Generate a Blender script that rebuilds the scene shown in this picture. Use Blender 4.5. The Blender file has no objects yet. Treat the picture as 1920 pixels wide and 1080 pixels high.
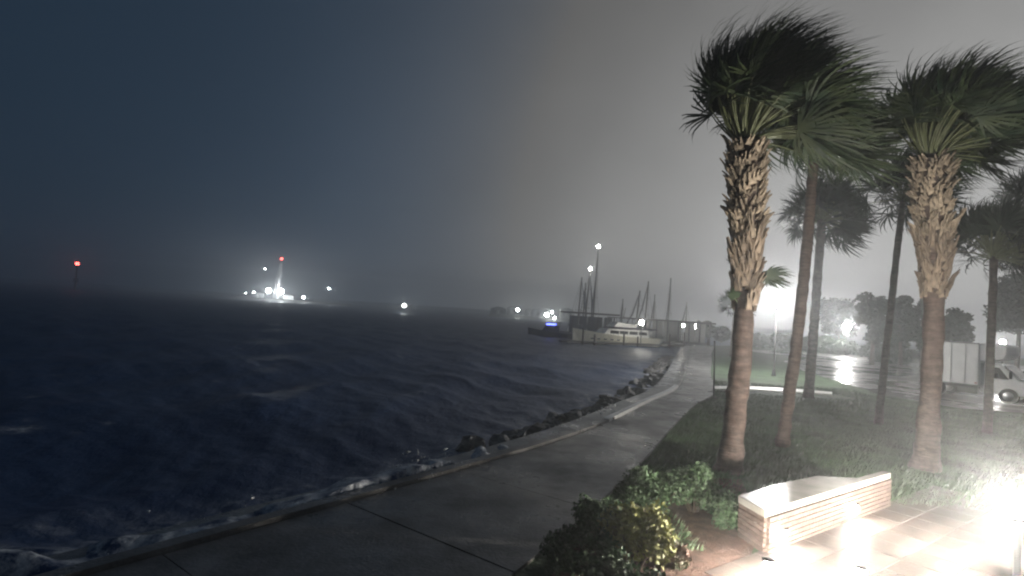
import bpy, math, random
import numpy as np
from mathutils import Vector, Matrix, noise

random.seed(7)
RNG = np.random.default_rng(11)
SC = bpy.context.scene
COL = SC.collection

# ------------------------------------------------------------------ camera
F_PX, PITCH, ROLL, CAM_H = 1050.0, math.radians(2.35), math.radians(3.8), 3.2
fw = Vector((0, math.cos(PITCH), math.sin(PITCH)))
r0 = Vector((1, 0, 0)); u0 = r0.cross(fw)
rt = r0 * math.cos(ROLL) + u0 * math.sin(ROLL)
up = u0 * math.cos(ROLL) - r0 * math.sin(ROLL)
EYE = Vector((0, 0, CAM_H))
cd = bpy.data.cameras.new("camera")
cam = bpy.data.objects.new("camera", cd); COL.objects.link(cam)
cam.matrix_world = Matrix(((rt.x, up.x, -fw.x, 0), (rt.y, up.y, -fw.y, 0), (rt.z, up.z, -fw.z, CAM_H), (0, 0, 0, 1)))
cd.sensor_width = 36.0; cd.lens = 36.0 * F_PX / 1920.0
cd.clip_start = 0.05; cd.clip_end = 9000
SC.camera = cam

# ------------------------------------------------------------------ night sky: faint sky plus the town's glow on low cloud
W = bpy.data.worlds.new("World"); SC.world = W; W.use_nodes = True
nt = W.node_tree; nt.nodes.clear()
N = nt.nodes.new; L = nt.links.new
wo = N('ShaderNodeOutputWorld'); bg1 = N('ShaderNodeBackground'); bg2 = N('ShaderNodeBackground'); ad = N('ShaderNodeAddShader')
sky = N('ShaderNodeTexSky'); sky.sky_type = 'NISHITA'; sky.sun_disc = False
sky.sun_elevation = math.radians(-4.0); sky.sun_rotation = math.radians(60)
L(sky.outputs[0], bg1.inputs[0]); bg1.inputs[1].default_value = 0.06
GLOW_AZ, GLOW_EL = math.radians(50), math.radians(3)
gd = (math.sin(GLOW_AZ) * math.cos(GLOW_EL), math.cos(GLOW_AZ) * math.cos(GLOW_EL), math.sin(GLOW_EL))
tc = N('ShaderNodeTexCoord')
nrm = N('ShaderNodeVectorMath'); nrm.operation = 'NORMALIZE'; L(tc.outputs['Generated'], nrm.inputs[0])
dp = N('ShaderNodeVectorMath'); dp.operation = 'DOT_PRODUCT'; L(nrm.outputs[0], dp.inputs[0]); dp.inputs[1].default_value = gd
def wmath(op, a, b):
    m = N('ShaderNodeMath'); m.operation = op
    for i, v in enumerate((a, b)):
        if v is None: continue
        if isinstance(v, (int, float)): m.inputs[i].default_value = v
        else: L(v, m.inputs[i])
    return m.outputs[0]
h = wmath('MULTIPLY', wmath('ADD', dp.outputs['Value'], 1.0), 0.5)
lobe = wmath('POWER', wmath('MAXIMUM', h, 0.0), 7.0)
ns = N('ShaderNodeTexNoise'); ns.inputs['Scale'].default_value = 2.8; ns.inputs['Detail'].default_value = 5
L(nrm.outputs[0], ns.inputs['Vector'])
cl = wmath('ADD', wmath('MULTIPLY', ns.outputs['Fac'], 0.8), 0.60)
mixc = N('ShaderNodeMix'); mixc.data_type = 'RGBA'
mixc.inputs[6].default_value = (0.37, 0.76, 1.32, 1); mixc.inputs[7].default_value = (1.01, 1.0, 0.98, 1)
L(wmath('MINIMUM', wmath('MULTIPLY', lobe, 4.0), 1.0), mixc.inputs[0])
SKY_BASE, SKY_GLOW = 0.034, 0.63
sep = N('ShaderNodeSeparateXYZ'); L(nrm.outputs[0], sep.inputs[0])
fall = wmath('SUBTRACT', 1.0, wmath('MULTIPLY', wmath('MAXIMUM', sep.outputs['Z'], 0.0), 0.95))   # glow fades with height above the town
val = wmath('ADD', wmath('MULTIPLY', wmath('MULTIPLY', wmath('MULTIPLY', lobe, cl), fall), SKY_GLOW), SKY_BASE)
L(mixc.outputs[2], bg2.inputs[0]); L(val, bg2.inputs[1])
L(bg1.outputs[0], ad.inputs[0]); L(bg2.outputs[0], ad.inputs[1]); L(ad.outputs[0], wo.inputs[0])

vs = SC.view_settings
vs.view_transform = 'Standard'; vs.look = 'None'; vs.gamma = 1.0; vs.exposure = 0.0; vs.use_curve_mapping = False
cy = SC.cycles
cy.use_denoising = True
cy.max_bounces = 6; cy.diffuse_bounces = 2; cy.glossy_bounces = 2; cy.transmission_bounces = 3; cy.volume_bounces = 2; cy.transparent_max_bounces = 6
cy.sample_clamp_indirect = 3.0; cy.sample_clamp_direct = 0.0
cy.filter_width = 2.2
HAZE_DENSITY, HAZE_G = 0.0029, 0.82

# ------------------------------------------------------------------ pixel helpers (pixels of the 1920x1080 photograph)
def ray(x, y): return fw + rt * ((x - 960) / F_PX) - up * ((y - 540) / F_PX)
def gp(x, y, z=0.0):
    d = ray(x, y); return EYE + d * ((z - CAM_H) / d.z)
def at(x, y, Y):
    d = ray(x, y); return EYE + d * (Y / d.y)
WATER_Z = -0.8

# ------------------------------------------------------------------ materials
MATS = {}
def mat(name, col, rough=0.8, var=0.25, scale=6.0, bump=0.0, bscale=None, spec=0.4, metal=0.0, col2=None, obvar=0.0, stretch=None, detail=5.0):
    m = bpy.data.materials.new(name); m.use_nodes = True
    t = m.node_tree; b = t.nodes['Principled BSDF']
    b.inputs['Roughness'].default_value = rough; b.inputs['Metallic'].default_value = metal
    b.inputs['Specular IOR Level'].default_value = spec
    co = t.nodes.new('ShaderNodeTexCoord'); src = co.outputs['Object']
    if stretch:
        mp = t.nodes.new('ShaderNodeMapping'); mp.inputs['Scale'].default_value = stretch
        t.links.new(src, mp.inputs[0]); src = mp.outputs[0]
    n = t.nodes.new('ShaderNodeTexNoise'); n.inputs['Scale'].default_value = scale; n.inputs['Detail'].default_value = detail
    t.links.new(src, n.inputs['Vector'])
    cr = t.nodes.new('ShaderNodeValToRGB')
    c2 = col2 or tuple(min(1, c * (1 + var)) for c in col)
    c1 = col if col2 else tuple(c * (1 - var) for c in col)
    cr.color_ramp.elements[0].position = 0.32; cr.color_ramp.elements[1].position = 0.68
    cr.color_ramp.elements[0].color = (*c1, 1); cr.color_ramp.elements[1].color = (*c2, 1)
    t.links.new(n.outputs['Fac'], cr.inputs[0]); out = cr.outputs[0]
    if obvar:
        oi = t.nodes.new('ShaderNodeObjectInfo'); mr = t.nodes.new('ShaderNodeMapRange')
        mr.inputs[3].default_value = 1 - obvar; mr.inputs[4].default_value = 1 + obvar
        t.links.new(oi.outputs['Random'], mr.inputs[0])
        hs = t.nodes.new('ShaderNodeHueSaturation'); t.links.new(out, hs.inputs['Color']); t.links.new(mr.outputs[0], hs.inputs['Value'])
        out = hs.outputs[0]
    t.links.new(out, b.inputs['Base Color'])
    if bump:
        n2 = t.nodes.new('ShaderNodeTexNoise'); n2.inputs['Scale'].default_value = bscale or scale * 4; n2.inputs['Detail'].default_value = 4
        t.links.new(src, n2.inputs['Vector'])
        bp = t.nodes.new('ShaderNodeBump'); bp.inputs['Strength'].default_value = bump; bp.inputs['Distance'].default_value = 0.05
        t.links.new(n2.outputs['Fac'], bp.inputs['Height']); t.links.new(bp.outputs[0], b.inputs['Normal'])
    MATS[name] = m; return m
def emit(name, col, strength):
    m = bpy.data.materials.new(name); m.use_nodes = True
    t = m.node_tree; b = t.nodes['Principled BSDF']
    b.inputs['Base Color'].default_value = (0.8, 0.8, 0.8, 1); b.inputs['Roughness'].default_value = 0.3
    b.inputs['Emission Color'].default_value = (*col, 1); b.inputs['Emission Strength'].default_value = strength
    MATS[name] = m; return m

mat('grass', (0.052, 0.082, 0.044), 0.85, 0.45, 0.9, 0.6, 14, spec=0.25)
mat('blade', (0.056, 0.092, 0.045), 0.6, 0.4, 1.2, spec=0.3)
mat('concrete', (0.15, 0.147, 0.145), 0.42, 0.22, 1.3, 0.25, 22, spec=0.5, obvar=0.1)
mat('wet_concrete', (0.20, 0.205, 0.21), 0.38, 0.35, 0.8, 0.3, 12, spec=0.5)
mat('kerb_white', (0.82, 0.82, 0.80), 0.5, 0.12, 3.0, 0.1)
mat('strip_pale', (0.62, 0.62, 0.56), 0.45, 0.12, 2.0, 0.1)
mat('rock', (0.13, 0.125, 0.12), 0.6, 0.4, 3.0, 0.7, 9, spec=0.5, obvar=0.35)
mat('bark', (0.088, 0.062, 0.052), 0.85, 0.35, 3.0, 0.7, 7, stretch=(1, 1, 5), obvar=0.12)
mat('bark_grey', (0.09, 0.072, 0.060), 0.85, 0.35, 3.0, 0.7, 7, stretch=(1, 1, 5), obvar=0.15)
mat('boot', (0.29, 0.235, 0.175), 0.8, 0.4, 9.0, 0.5, 30, obvar=0.38)
mat('boot_old', (0.21, 0.165, 0.125), 0.85, 0.4, 9.0, 0.5, 30, obvar=0.3)
mat('petiole', (0.10, 0.115, 0.055), 0.5, 0.25, 6.0)
mat('palm_leaf', (0.018, 0.036, 0.022), 0.55, 0.45, 1.6, col2=(0.050, 0.066, 0.028), obvar=0.45, spec=0.25)
mat('palm_leaf_far', (0.022, 0.034, 0.022), 0.6, 0.4, 1.6, obvar=0.25, spec=0.25)
mat('leaf_tree', (0.022, 0.036, 0.020), 0.65, 0.45, 0.8, obvar=0.25, spec=0.25)
mat('wood', (0.07, 0.055, 0.042), 0.85, 0.35, 3.0, 0.4)
mat('shrub_green', (0.042, 0.078, 0.034), 0.65, 0.5, 5.0, obvar=0.15)
mat('shrub_croton', (0.30, 0.31, 0.11), 0.6, 0.5, 9.0, col2=(0.11, 0.10, 0.045), obvar=0.1, spec=0.2)
mat('shrub_red', (0.09, 0.035, 0.03), 0.65, 0.4, 6.0, col2=(0.05, 0.07, 0.03))
mat('mulch', (0.085, 0.048, 0.036), 0.8, 0.45, 5.0, 0.8, 30)
mat('patio', (0.072, 0.058, 0.052), 0.55, 0.22, 1.4, 0.2, 25, spec=0.5, obvar=0.12)
mat('brick', (0.085, 0.060, 0.050), 0.75, 0.3, 6.0, 0.4, 40, obvar=0.25)
mat('mortar', (0.085, 0.078, 0.07), 0.9, 0.2, 10.0)
mat('cap', (0.30, 0.285, 0.26), 0.22, 0.18, 3.0, 0.1, 20, spec=0.6)
mat('foam', (0.7, 0.72, 0.73), 0.6, 0.05, 3.0)
mat('black_metal', (0.022, 0.023, 0.022), 0.45, 0.2, 4.0, spec=0.5)
mat('grey_metal', (0.22, 0.22, 0.22), 0.4, 0.2, 4.0, metal=0.6)
mat('truck_white', (0.80, 0.80, 0.79), 0.35, 0.06, 1.5, spec=0.5)
mat('truck_grey', (0.42, 0.42, 0.41), 0.4, 0.1, 1.5)
mat('pick_white', (0.60, 0.61, 0.60), 0.3, 0.06, 1.5, spec=0.5)
mat('truck_red', (0.35, 0.03, 0.02), 0.3, 0.1, 3.0)
mat('tyre', (0.02, 0.02, 0.02), 0.8, 0.2, 6.0)
mat('rim', (0.4, 0.4, 0.4), 0.35, 0.1, 4.0, metal=0.7)
mat('dark_glass', (0.015, 0.018, 0.02), 0.08, 0.1, 2.0, spec=0.6)
mat('boat_white', (0.78, 0.77, 0.73), 0.35, 0.1, 1.0)
mat('boat_cream', (0.78, 0.75, 0.62), 0.4, 0.08, 1.0)
mat('boat_navy', (0.02, 0.028, 0.06), 0.4, 0.2, 1.0)
mat('canvas', (0.045, 0.04, 0.055), 0.85, 0.2, 2.0)
mat('sail', (0.11, 0.12, 0.15), 0.85, 0.2, 2.0)
mat('spar', (0.12, 0.12, 0.12), 0.45, 0.1, 2.0)
mat('dock_wood', (0.10, 0.09, 0.08), 0.8, 0.35, 1.0, stretch=(1, 6, 1))
mat('roof_sheet', (0.085, 0.08, 0.08), 0.6, 0.25, 0.5)
mat('wall_pale', (0.33, 0.33, 0.32), 0.7, 0.2, 0.4)
mat('wall_dark', (0.10, 0.10, 0.11), 0.8, 0.25, 0.3)
mat('tower_white', (0.7, 0.7, 0.7), 0.6, 0.1, 0.5)
emit('lamp_white', (1.0, 0.98, 0.95), 900)
emit('lamp_far', (1.0, 0.98, 0.95), 600)
emit('lamp_flood', (1.0, 0.93, 0.82), 7000)
emit('lamp_sconce', (1.0, 0.92, 0.80), 1900)
emit('lamp_path', (1.0, 0.92, 0.80), 2800)
emit('lamp_mast', (1.0, 0.98, 0.92), 75)
emit('lamp_dock', (1.0, 0.96, 0.86), 95)
emit('lamp_shore', (0.95, 1.0, 0.95), 55)
emit('lamp_island', (0.95, 1.0, 1.0), 110)
emit('lamp_red', (1.0, 0.10, 0.08), 18)
emit('lamp_blue', (0.10, 0.14, 1.0), 8)

# asphalt: wet, with puddles that are smoother than the rest
def wet_asphalt():
    m = mat('asphalt', (0.060, 0.056, 0.054), 0.3, 0.3, 0.5, 0.0, spec=0.5)
    t = m.node_tree; b = t.nodes['Principled BSDF']
    co = t.nodes.new('ShaderNodeTexCoord')
    n = t.nodes.new('ShaderNodeTexNoise'); n.inputs['Scale'].default_value = 0.22; n.inputs['Detail'].default_value = 4
    t.links.new(co.outputs['Object'], n.inputs['Vector'])
    r = t.nodes.new('ShaderNodeMapRange'); r.inputs[1].default_value = 0.42; r.inputs[2].default_value = 0.58; r.inputs[3].default_value = 0.10; r.inputs[4].default_value = 0.45
    t.links.new(n.outputs['Fac'], r.inputs[0]); t.links.new(r.outputs[0], b.inputs['Roughness'])
    n2 = t.nodes.new('ShaderNodeTexNoise'); n2.inputs['Scale'].default_value = 1.6; n2.inputs['Detail'].default_value = 6
    t.links.new(co.outputs['Object'], n2.inputs['Vector'])
    bp = t.nodes.new('ShaderNodeBump'); bp.inputs['Strength'].default_value = 0.5; bp.inputs['Distance'].default_value = 0.05
    t.links.new(n2.outputs['Fac'], bp.inputs['Height']); t.links.new(bp.outputs[0], b.inputs['Normal'])
wet_asphalt()
def stained(name, lo, hi, sc):
    t = MATS[name].node_tree; b = t.nodes['Principled BSDF']; co = t.nodes.new('ShaderNodeTexCoord')
    n = t.nodes.new('ShaderNodeTexNoise'); n.inputs['Scale'].default_value = sc; n.inputs['Detail'].default_value = 8; n.inputs['Roughness'].default_value = 0.65
    t.links.new(co.outputs['Object'], n.inputs['Vector'])
    r = t.nodes.new('ShaderNodeMapRange'); r.inputs[1].default_value = 0.40; r.inputs[2].default_value = 0.62; r.inputs[3].default_value = lo; r.inputs[4].default_value = hi
    t.links.new(n.outputs['Fac'], r.inputs[0]); t.links.new(r.outputs[0], b.inputs['Roughness'])
    src = b.inputs['Base Color'].links[0].from_socket
    n3 = t.nodes.new('ShaderNodeTexNoise'); n3.inputs['Scale'].default_value = sc * 3.1; n3.inputs['Detail'].default_value = 9; n3.inputs['Roughness'].default_value = 0.7
    t.links.new(co.outputs['Object'], n3.inputs['Vector'])
    r3 = t.nodes.new('ShaderNodeMapRange'); r3.inputs[1].default_value = 0.36; r3.inputs[2].default_value = 0.6; r3.inputs[3].default_value = 0.55; r3.inputs[4].default_value = 1.1
    t.links.new(n3.outputs['Fac'], r3.inputs[0])
    hs = t.nodes.new('ShaderNodeHueSaturation'); t.links.new(src, hs.inputs['Color']); t.links.new(r3.outputs[0], hs.inputs['Value'])
    t.links.new(hs.outputs[0], b.inputs['Base Color'])
stained('bark', 0.7, 0.9, 1.7); stained('bark_grey', 0.7, 0.9, 1.7); stained('concrete', 0.22, 0.6, 0.5); stained('patio', 0.4, 0.65, 0.9); stained('wet_concrete', 0.2, 0.55, 0.7)

def water_mat():
    m = bpy.data.materials.new('water'); m.use_nodes = True; MATS['water'] = m
    t = m.node_tree; b = t.nodes['Principled BSDF']
    b.inputs['Specular IOR Level'].default_value = 0.28
    co = t.nodes.new('ShaderNodeTexCoord')
    at_ = t.nodes.new('ShaderNodeAttribute'); at_.attribute_name = 'foam'
    n0 = t.nodes.new('ShaderNodeTexNoise'); n0.inputs['Scale'].default_value = 3.5; n0.inputs['Detail'].default_value = 6; n0.inputs['Roughness'].default_value = 0.7
    t.links.new(co.outputs['Object'], n0.inputs['Vector'])
    ml = t.nodes.new('ShaderNodeMath'); ml.operation = 'MULTIPLY'
    mr = t.nodes.new('ShaderNodeMapRange'); mr.inputs[1].default_value = 0.40; mr.inputs[2].default_value = 0.66
    t.links.new(n0.outputs['Fac'], mr.inputs[0])
    t.links.new(at_.outputs['Fac'], ml.inputs[0]); t.links.new(mr.outputs[0], ml.inputs[1])
    mx = t.nodes.new('ShaderNodeMix'); mx.data_type = 'RGBA'
    mx.inputs[6].default_value = (0.013, 0.040, 0.112, 1); mx.inputs[7].default_value = (0.82, 0.84, 0.85, 1)
    t.links.new(ml.outputs[0], mx.inputs[0]); t.links.new(mx.outputs[2], b.inputs['Base Color'])
    r = t.nodes.new('ShaderNodeMapRange'); r.inputs[3].default_value = 0.45; r.inputs[4].default_value = 0.9
    t.links.new(ml.outputs[0], r.inputs[0]); t.links.new(r.outputs[0], b.inputs['Roughness'])
    n1 = t.nodes.new('ShaderNodeTexNoise'); n1.inputs['Scale'].default_value = 1.4; n1.inputs['Detail'].default_value = 7; n1.inputs['Roughness'].default_value = 0.62
    mp = t.nodes.new('ShaderNodeMapping'); mp.inputs['Scale'].default_value = (1.6, 0.8, 1); mp.inputs['Rotation'].default_value = (0, 0, 0.35)
    t.links.new(co.outputs['Object'], mp.inputs[0]); t.links.new(mp.outputs[0], n1.inputs['Vector'])
    bp = t.nodes.new('ShaderNodeBump'); bp.inputs['Strength'].default_value = 0.45; bp.inputs['Distance'].default_value = 0.3
    t.links.new(n1.outputs['Fac'], bp.inputs['Height']); t.links.new(bp.outputs[0], b.inputs['Normal'])
water_mat()

# ------------------------------------------------------------------ object helpers
def tag(o, label=None, cat=None, group=None, kind=None):
    if label: o['label'] = label
    if cat: o['category'] = cat
    if group: o['group'] = group
    if kind: o['kind'] = kind
    return o
def thing(name, loc, label, cat, group=None, rz=0.0):
    o = bpy.data.objects.new(name, None); COL.objects.link(o)
    o.location = loc; o.rotation_euler = (0, 0, rz); o.empty_display_size = 0.2
    return tag(o, label, cat, group)
def link_mesh(name, me, m, parent=None, smooth=False):
    if m and len(me.materials) == 0: me.materials.append(MATS[m])
    if smooth: me.polygons.foreach_set('use_smooth', [True] * len(me.polygons))
    o = bpy.data.objects.new(name, me); COL.objects.link(o)
    if parent: o.parent = parent
    return o
class MB:
    def __init__(s): s.v = []; s.f = []
    def box(s, c, d, rz=0.0, top=1.0):
        n = len(s.v); cx, cyy, cz = c; a, b, h_ = d[0] / 2, d[1] / 2, d[2] / 2; co, si = math.cos(rz), math.sin(rz)
        for z, k in ((-h_, 1), (h_, top)):
            for x, y in ((-a, -b), (a, -b), (a, b), (-a, b)):
                x *= k; y *= k
                s.v.append((cx + x * co - y * si, cyy + x * si + y * co, cz + z))
        s.f += [tuple(n + i for i in q) for q in ((3, 2, 1, 0), (4, 5, 6, 7), (0, 1, 5, 4), (1, 2, 6, 5), (2, 3, 7, 6), (3, 0, 4, 7))]
        return s
    def tube(s, pts, rad, n=8, cap=True):
        pts = [Vector(p) for p in pts]; rad = rad if hasattr(rad, '__len__') else [rad] * len(pts)
        b0 = len(s.v); ref = None
        for i, p in enumerate(pts):
            d = (pts[min(i + 1, len(pts) - 1)] - pts[max(i - 1, 0)]).normalized()
            if ref is None: ref = Vector((1, 0, 0)) if abs(d.x) < 0.9 else Vector((0, 1, 0))
            a = (ref - d * ref.dot(d)).normalized(); b = d.cross(a); ref = a
            for k in range(n):
                t = 2 * math.pi * k / n; q = p + (a * math.cos(t) + b * math.sin(t)) * rad[i]; s.v.append(tuple(q))
        for i in range(len(pts) - 1):
            for k in range(n):
                k2 = (k + 1) % n; s.f.append((b0 + i * n + k, b0 + i * n + k2, b0 + (i + 1) * n + k2, b0 + (i + 1) * n + k))
        if cap:
            s.f.append(tuple(b0 + k for k in reversed(range(n)))); s.f.append(tuple(b0 + (len(pts) - 1) * n + k for k in range(n)))
        return s
    def ball(s, c, r, n=10, m=6, sz=1.0):
        b0 = len(s.v); c = Vector(c); s.v.append((c.x, c.y, c.z - r * sz))
        for i in range(1, m):
            t = math.pi * i / m
            for k in range(n):
                a = 2 * math.pi * k / n; s.v.append((c.x + r * math.sin(t) * math.cos(a), c.y + r * math.sin(t) * math.sin(a), c.z - r * sz * math.cos(t)))
        s.v.append((c.x, c.y, c.z + r * sz)); e = len(s.v) - 1
        for k in range(n):
            k2 = (k + 1) % n
            s.f.append((b0, b0 + 1 + k2, b0 + 1 + k)); s.f.append((e, e - n + k, e - n + k2))
            for i in range(m - 2):
                a = b0 + 1 + i * n; s.f.append((a + k, a + k2, a + n + k2, a + n + k))
        return s
    def prism(s, poly, z0, z1):
        b0 = len(s.v); n = len(poly)
        ar = sum(poly[i][0] * poly[(i + 1) % n][1] - poly[(i + 1) % n][0] * poly[i][1] for i in range(n))
        if ar < 0: poly = poly[::-1]
        for z in (z0, z1):
            for p in poly: s.v.append((p[0], p[1], z))
        s.f.append(tuple(b0 + i for i in reversed(range(n)))); s.f.append(tuple(b0 + n + i for i in range(n)))
        for i in range(n):
            j = (i + 1) % n; s.f.append((b0 + i, b0 + j, b0 + n + j, b0 + n + i))
        return s
    def side(s, prof, y0, y1):
        """profile in x,z extruded along y"""
        b0 = len(s.v); n = len(prof)
        ar = sum(prof[i][0] * prof[(i + 1) % n][1] - prof[(i + 1) % n][0] * prof[i][1] for i in range(n))
        if ar < 0: prof = prof[::-1]
        for y in (y0, y1):
            for p in prof: s.v.append((p[0], y, p[1]))
        s.f.append(tuple(b0 + i for i in range(n))); s.f.append(tuple(b0 + n + i for i in reversed(range(n))))
        for i in range(n):
            j = (i + 1) % n; s.f.append((b0 + j, b0 + i, b0 + n + i, b0 + n + j))
        return s
    def mesh(s, name):
        me = bpy.data.meshes.new(name); me.from_pydata(s.v, [], s.f); me.update(); return me
    def build(s, name, m, parent=None, smooth=False, bevel=0.0):
        o = link_mesh(name, s.mesh(name), m, parent, smooth)
        if bevel:
            bv = o.modifiers.new('bevel', 'BEVEL'); bv.width = bevel; bv.segments = 2; bv.limit_method = 'ANGLE'
        return o
def np_mesh(name, verts, faces, m, parent=None):
    """verts (n,3); faces (k,3) or (k,4)"""
    me = bpy.data.meshes.new(name); k, w = faces.shape
    me.vertices.add(len(verts)); me.vertices.foreach_set('co', np.ascontiguousarray(verts, dtype=np.float32).ravel())
    me.loops.add(k * w); me.loops.foreach_set('vertex_index', np.ascontiguousarray(faces, dtype=np.int32).ravel())
    me.polygons.add(k); me.polygons.foreach_set('loop_start', np.arange(0, k * w, w, dtype=np.int32))
    me.update(calc_edges=True)
    return link_mesh(name, me, m, parent)
def leaf_cloud(name, centers, size, m, parent, asp=0.55):
    """one small pointed leaf (a folded quad) per centre"""
    n = len(centers); c = np.asarray(centers)
    d = RNG.normal(size=(n, 3)); d /= np.linalg.norm(d, axis=1)[:, None]
    e = RNG.normal(size=(n, 3)); e -= d * (e * d).sum(1)[:, None]; e /= np.linalg.norm(e, axis=1)[:, None]
    s = size * RNG.uniform(0.6, 1.35, (n, 1))
    v = np.stack([c - d * s * .5, c + e * s * asp * .5, c + d * s * .5, c - e * s * asp * .5], 1).reshape(-1, 3)
    return np_mesh(name, v, np.arange(4 * n).reshape(n, 4), m, parent)

# ------------------------------------------------------------------ shore lines
KL = [(-26, -30), (-13.5, -8), (-8.2, 1.0), (-5.4, 5.2), (-3.84, 7.37), (-2.12, 9.66), (-0.7, 11.6), (1.0, 14.0), (3.06, 17.4), (5.4, 22.0), (8.14, 27.4), (11.6, 37), (15.5, 49), (19.7, 61.6), (24, 74), (27, 82)]
RL = [(-16, -30), (-7.0, -6), (-2.6, 2.2), (-1.1, 4.8), (0.23, 6.92), (1.65, 9.6), (3.1, 12.58), (4.1, 14.8), (5.25, 17.4), (7.4, 22.0), (9.94, 26.8), (13.4, 37), (17.8, 49), (22.3, 61.6), (27, 74), (30, 82)]
def cur(pts, n=10):
    out = []
    P = [Vector(p) for p in pts]
    for i in range(len(P) - 1):
        a, b, c, d = P[max(i - 1, 0)], P[i], P[i + 1], P[min(i + 2, len(P) - 1)]
        for k in range(n):
            t = k / n
            out.append(0.5 * ((2 * b) + (c - a) * t + (2 * a - 5 * b + 4 * c - d) * t * t + (3 * b - a - 3 * c + d) * t ** 3))
    out.append(P[-1]); return out
KC, RC = cur(KL), cur(RL)
Ky, Kx = np.array([p.y for p in KC]), np.array([p.x for p in KC])
Ry, Rx = np.array([p.y for p in RC]), np.array([p.x for p in RC])
def kx(y): return float(np.interp(y, Ky, Kx))
def rx(y): return float(np.interp(y, Ry, Rx))

# ------------------------------------------------------------------ water
def make_water():
    nr, na = 620, 460
    r = np.concatenate([[0.5], np.geomspace(2.5, 5000, nr - 1)]); a = np.radians(np.linspace(-100, 75, na))
    Rg, Ag = np.meshgrid(r, a, indexing='ij'); X = Rg * np.sin(Ag); Y = Rg * np.cos(Ag)
    Z = np.zeros_like(X); sp = Rg * math.log(5000 / 2.5) / nr
    for i in range(26):
        wl = 0.9 * 1.19 ** i * RNG.uniform(0.9, 1.1)
        if wl > 26: break
        th = math.radians(200) + RNG.normal() * 0.55
        ph = RNG.uniform(0, 6.28); k = 2 * math.pi / wl
        amp = 0.0095 * wl ** 0.75 * (1.15 if wl > 7 else 0.9)
        fade = np.clip((wl / (sp * 3.0) - 1) / 1.0, 0, 1)
        w = np.sin(k * (X * math.cos(th) + Y * math.sin(th)) + ph + 0.8 * np.sin(0.21 * X + 0.13 * Y + i))
        Z += amp * fade * (1 - np.abs(w) * 1.6 + 0.2) * 0.8
    kk = np.interp(Y, Ky, Kx)
    dist = np.clip(kk - X, 0, 60)
    # whitecaps on the steeper crests, and wash close to the sea wall
    def vn(x, y, s, seed):
        q = np.floor(x / s).astype(int), np.floor(y / s).astype(int); fx, fy = x / s - q[0], y / s - q[1]
        fx, fy = fx * fx * (3 - 2 * fx), fy * fy * (3 - 2 * fy)
        def hsh(i, j):
            v = np.sin(i * 127.1 + j * 311.7 + seed * 74.7) * 43758.5453; return v - np.floor(v)
        return (hsh(q[0], q[1]) * (1 - fx) + hsh(q[0] + 1, q[1]) * fx) * (1 - fy) + (hsh(q[0], q[1] + 1) * (1 - fx) + hsh(q[0] + 1, q[1] + 1) * fx) * fy
    n1 = vn(X * 0.55, Y * 1.7, 2.2, 1) * 0.6 + vn(X, Y, 0.6, 2) * 0.4
    caps = np.clip((n1 - 0.84) * 9, 0, 1) * np.clip((Z + 0.05) * 6, 0, 1) * 0.8
    n2 = vn(X, Y, 1.3, 5) * 0.5 + vn(X, Y, 0.45, 6) * 0.5
    wash = np.clip(1.6 - dist / 3.0, 0, 1) * np.clip((n2 - 0.33) * 3.4, 0, 1) * ((Y > 4) & (Y < 70))
    foam = np.clip(caps + wash * 0.9, 0, 1)
    Z += 0.16 * np.clip(1 - dist / 2.0, 0, 1) * n2 * ((Y > 4) & (Y < 70))
    n3 = vn(X, Y, 1.7, 9) * 0.6 + vn(X, Y, 0.5, 4) * 0.4
    over = np.clip(1.35 - dist / 2.4, 0, 1) * np.clip((n3 - 0.34) * 3.0, 0, 1) * np.clip((17 - Y) / 3, 0, 1) * (Y > 4)
    Z += 0.62 * over * (dist > 0.05); foam = np.clip(foam + over * 0.9, 0, 1)   # waves washing over the ledge
    Z = np.where(Rg < 4, 0, Z)
    v = np.stack([X, Y, Z + WATER_Z], -1).reshape(-1, 3)
    idx = np.arange(nr * na).reshape(nr, na)
    f = np.stack([idx[:-1, :-1], idx[:-1, 1:], idx[1:, 1:], idx[1:, :-1]], -1).reshape(-1, 4)[:, ::-1]
    o = np_mesh('water', v, f, 'water')
    o.data.polygons.foreach_set('use_smooth', [True] * len(o.data.polygons))
    at_ = o.data.attributes.new('foam', 'FLOAT', 'POINT'); at_.data.foreach_set('value', foam.ravel().astype(np.float32))
    tag(o, kind='structure')
make_water()

# ------------------------------------------------------------------ land
def make_land():
    ys = np.concatenate([np.arange(-30, 82, 0.8), [82, 90, 100, 115, 140, 200, 400, 700, 1500, 4000]])
    ex_y = np.concatenate([Ky, [90, 100, 115, 140, 200, 400, 700, 1500, 4000]]); ex_x = np.concatenate([Kx, [36, 52, 80, 140, 260, 560, 900, 1800, 4500]])
    off = np.concatenate([[0.02, 1.5, 3.2], np.arange(4, 60, 1.2), [70, 90, 130, 200, 400, 900, 2000, 4000]])
    X = np.interp(ys, ex_y, ex_x)[:, None] + off[None, :]; Y = np.repeat(ys[:, None], len(off), 1)
    Z = 0.05 * np.sin(X * 0.31 + 1) * np.sin(Y * 0.27) * np.clip((off[None, :] - 4) / 4, 0, 1) * (Y < 26) * (Y > 13) - 0.012
    idx = np.arange(X.size).reshape(X.shape)
    v = np.stack([X, Y, Z], -1).reshape(-1, 3)
    f = np.stack([idx[:-1, :-1], idx[:-1, 1:], idx[1:, 1:], idx[1:, :-1]], -1).reshape(-1, 4)
    o = np_mesh('ground', v, f, 'grass'); o.data.polygons.foreach_set('use_smooth', [True] * len(o.data.polygons))
    tag(o, kind='structure')
make_land()

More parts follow.
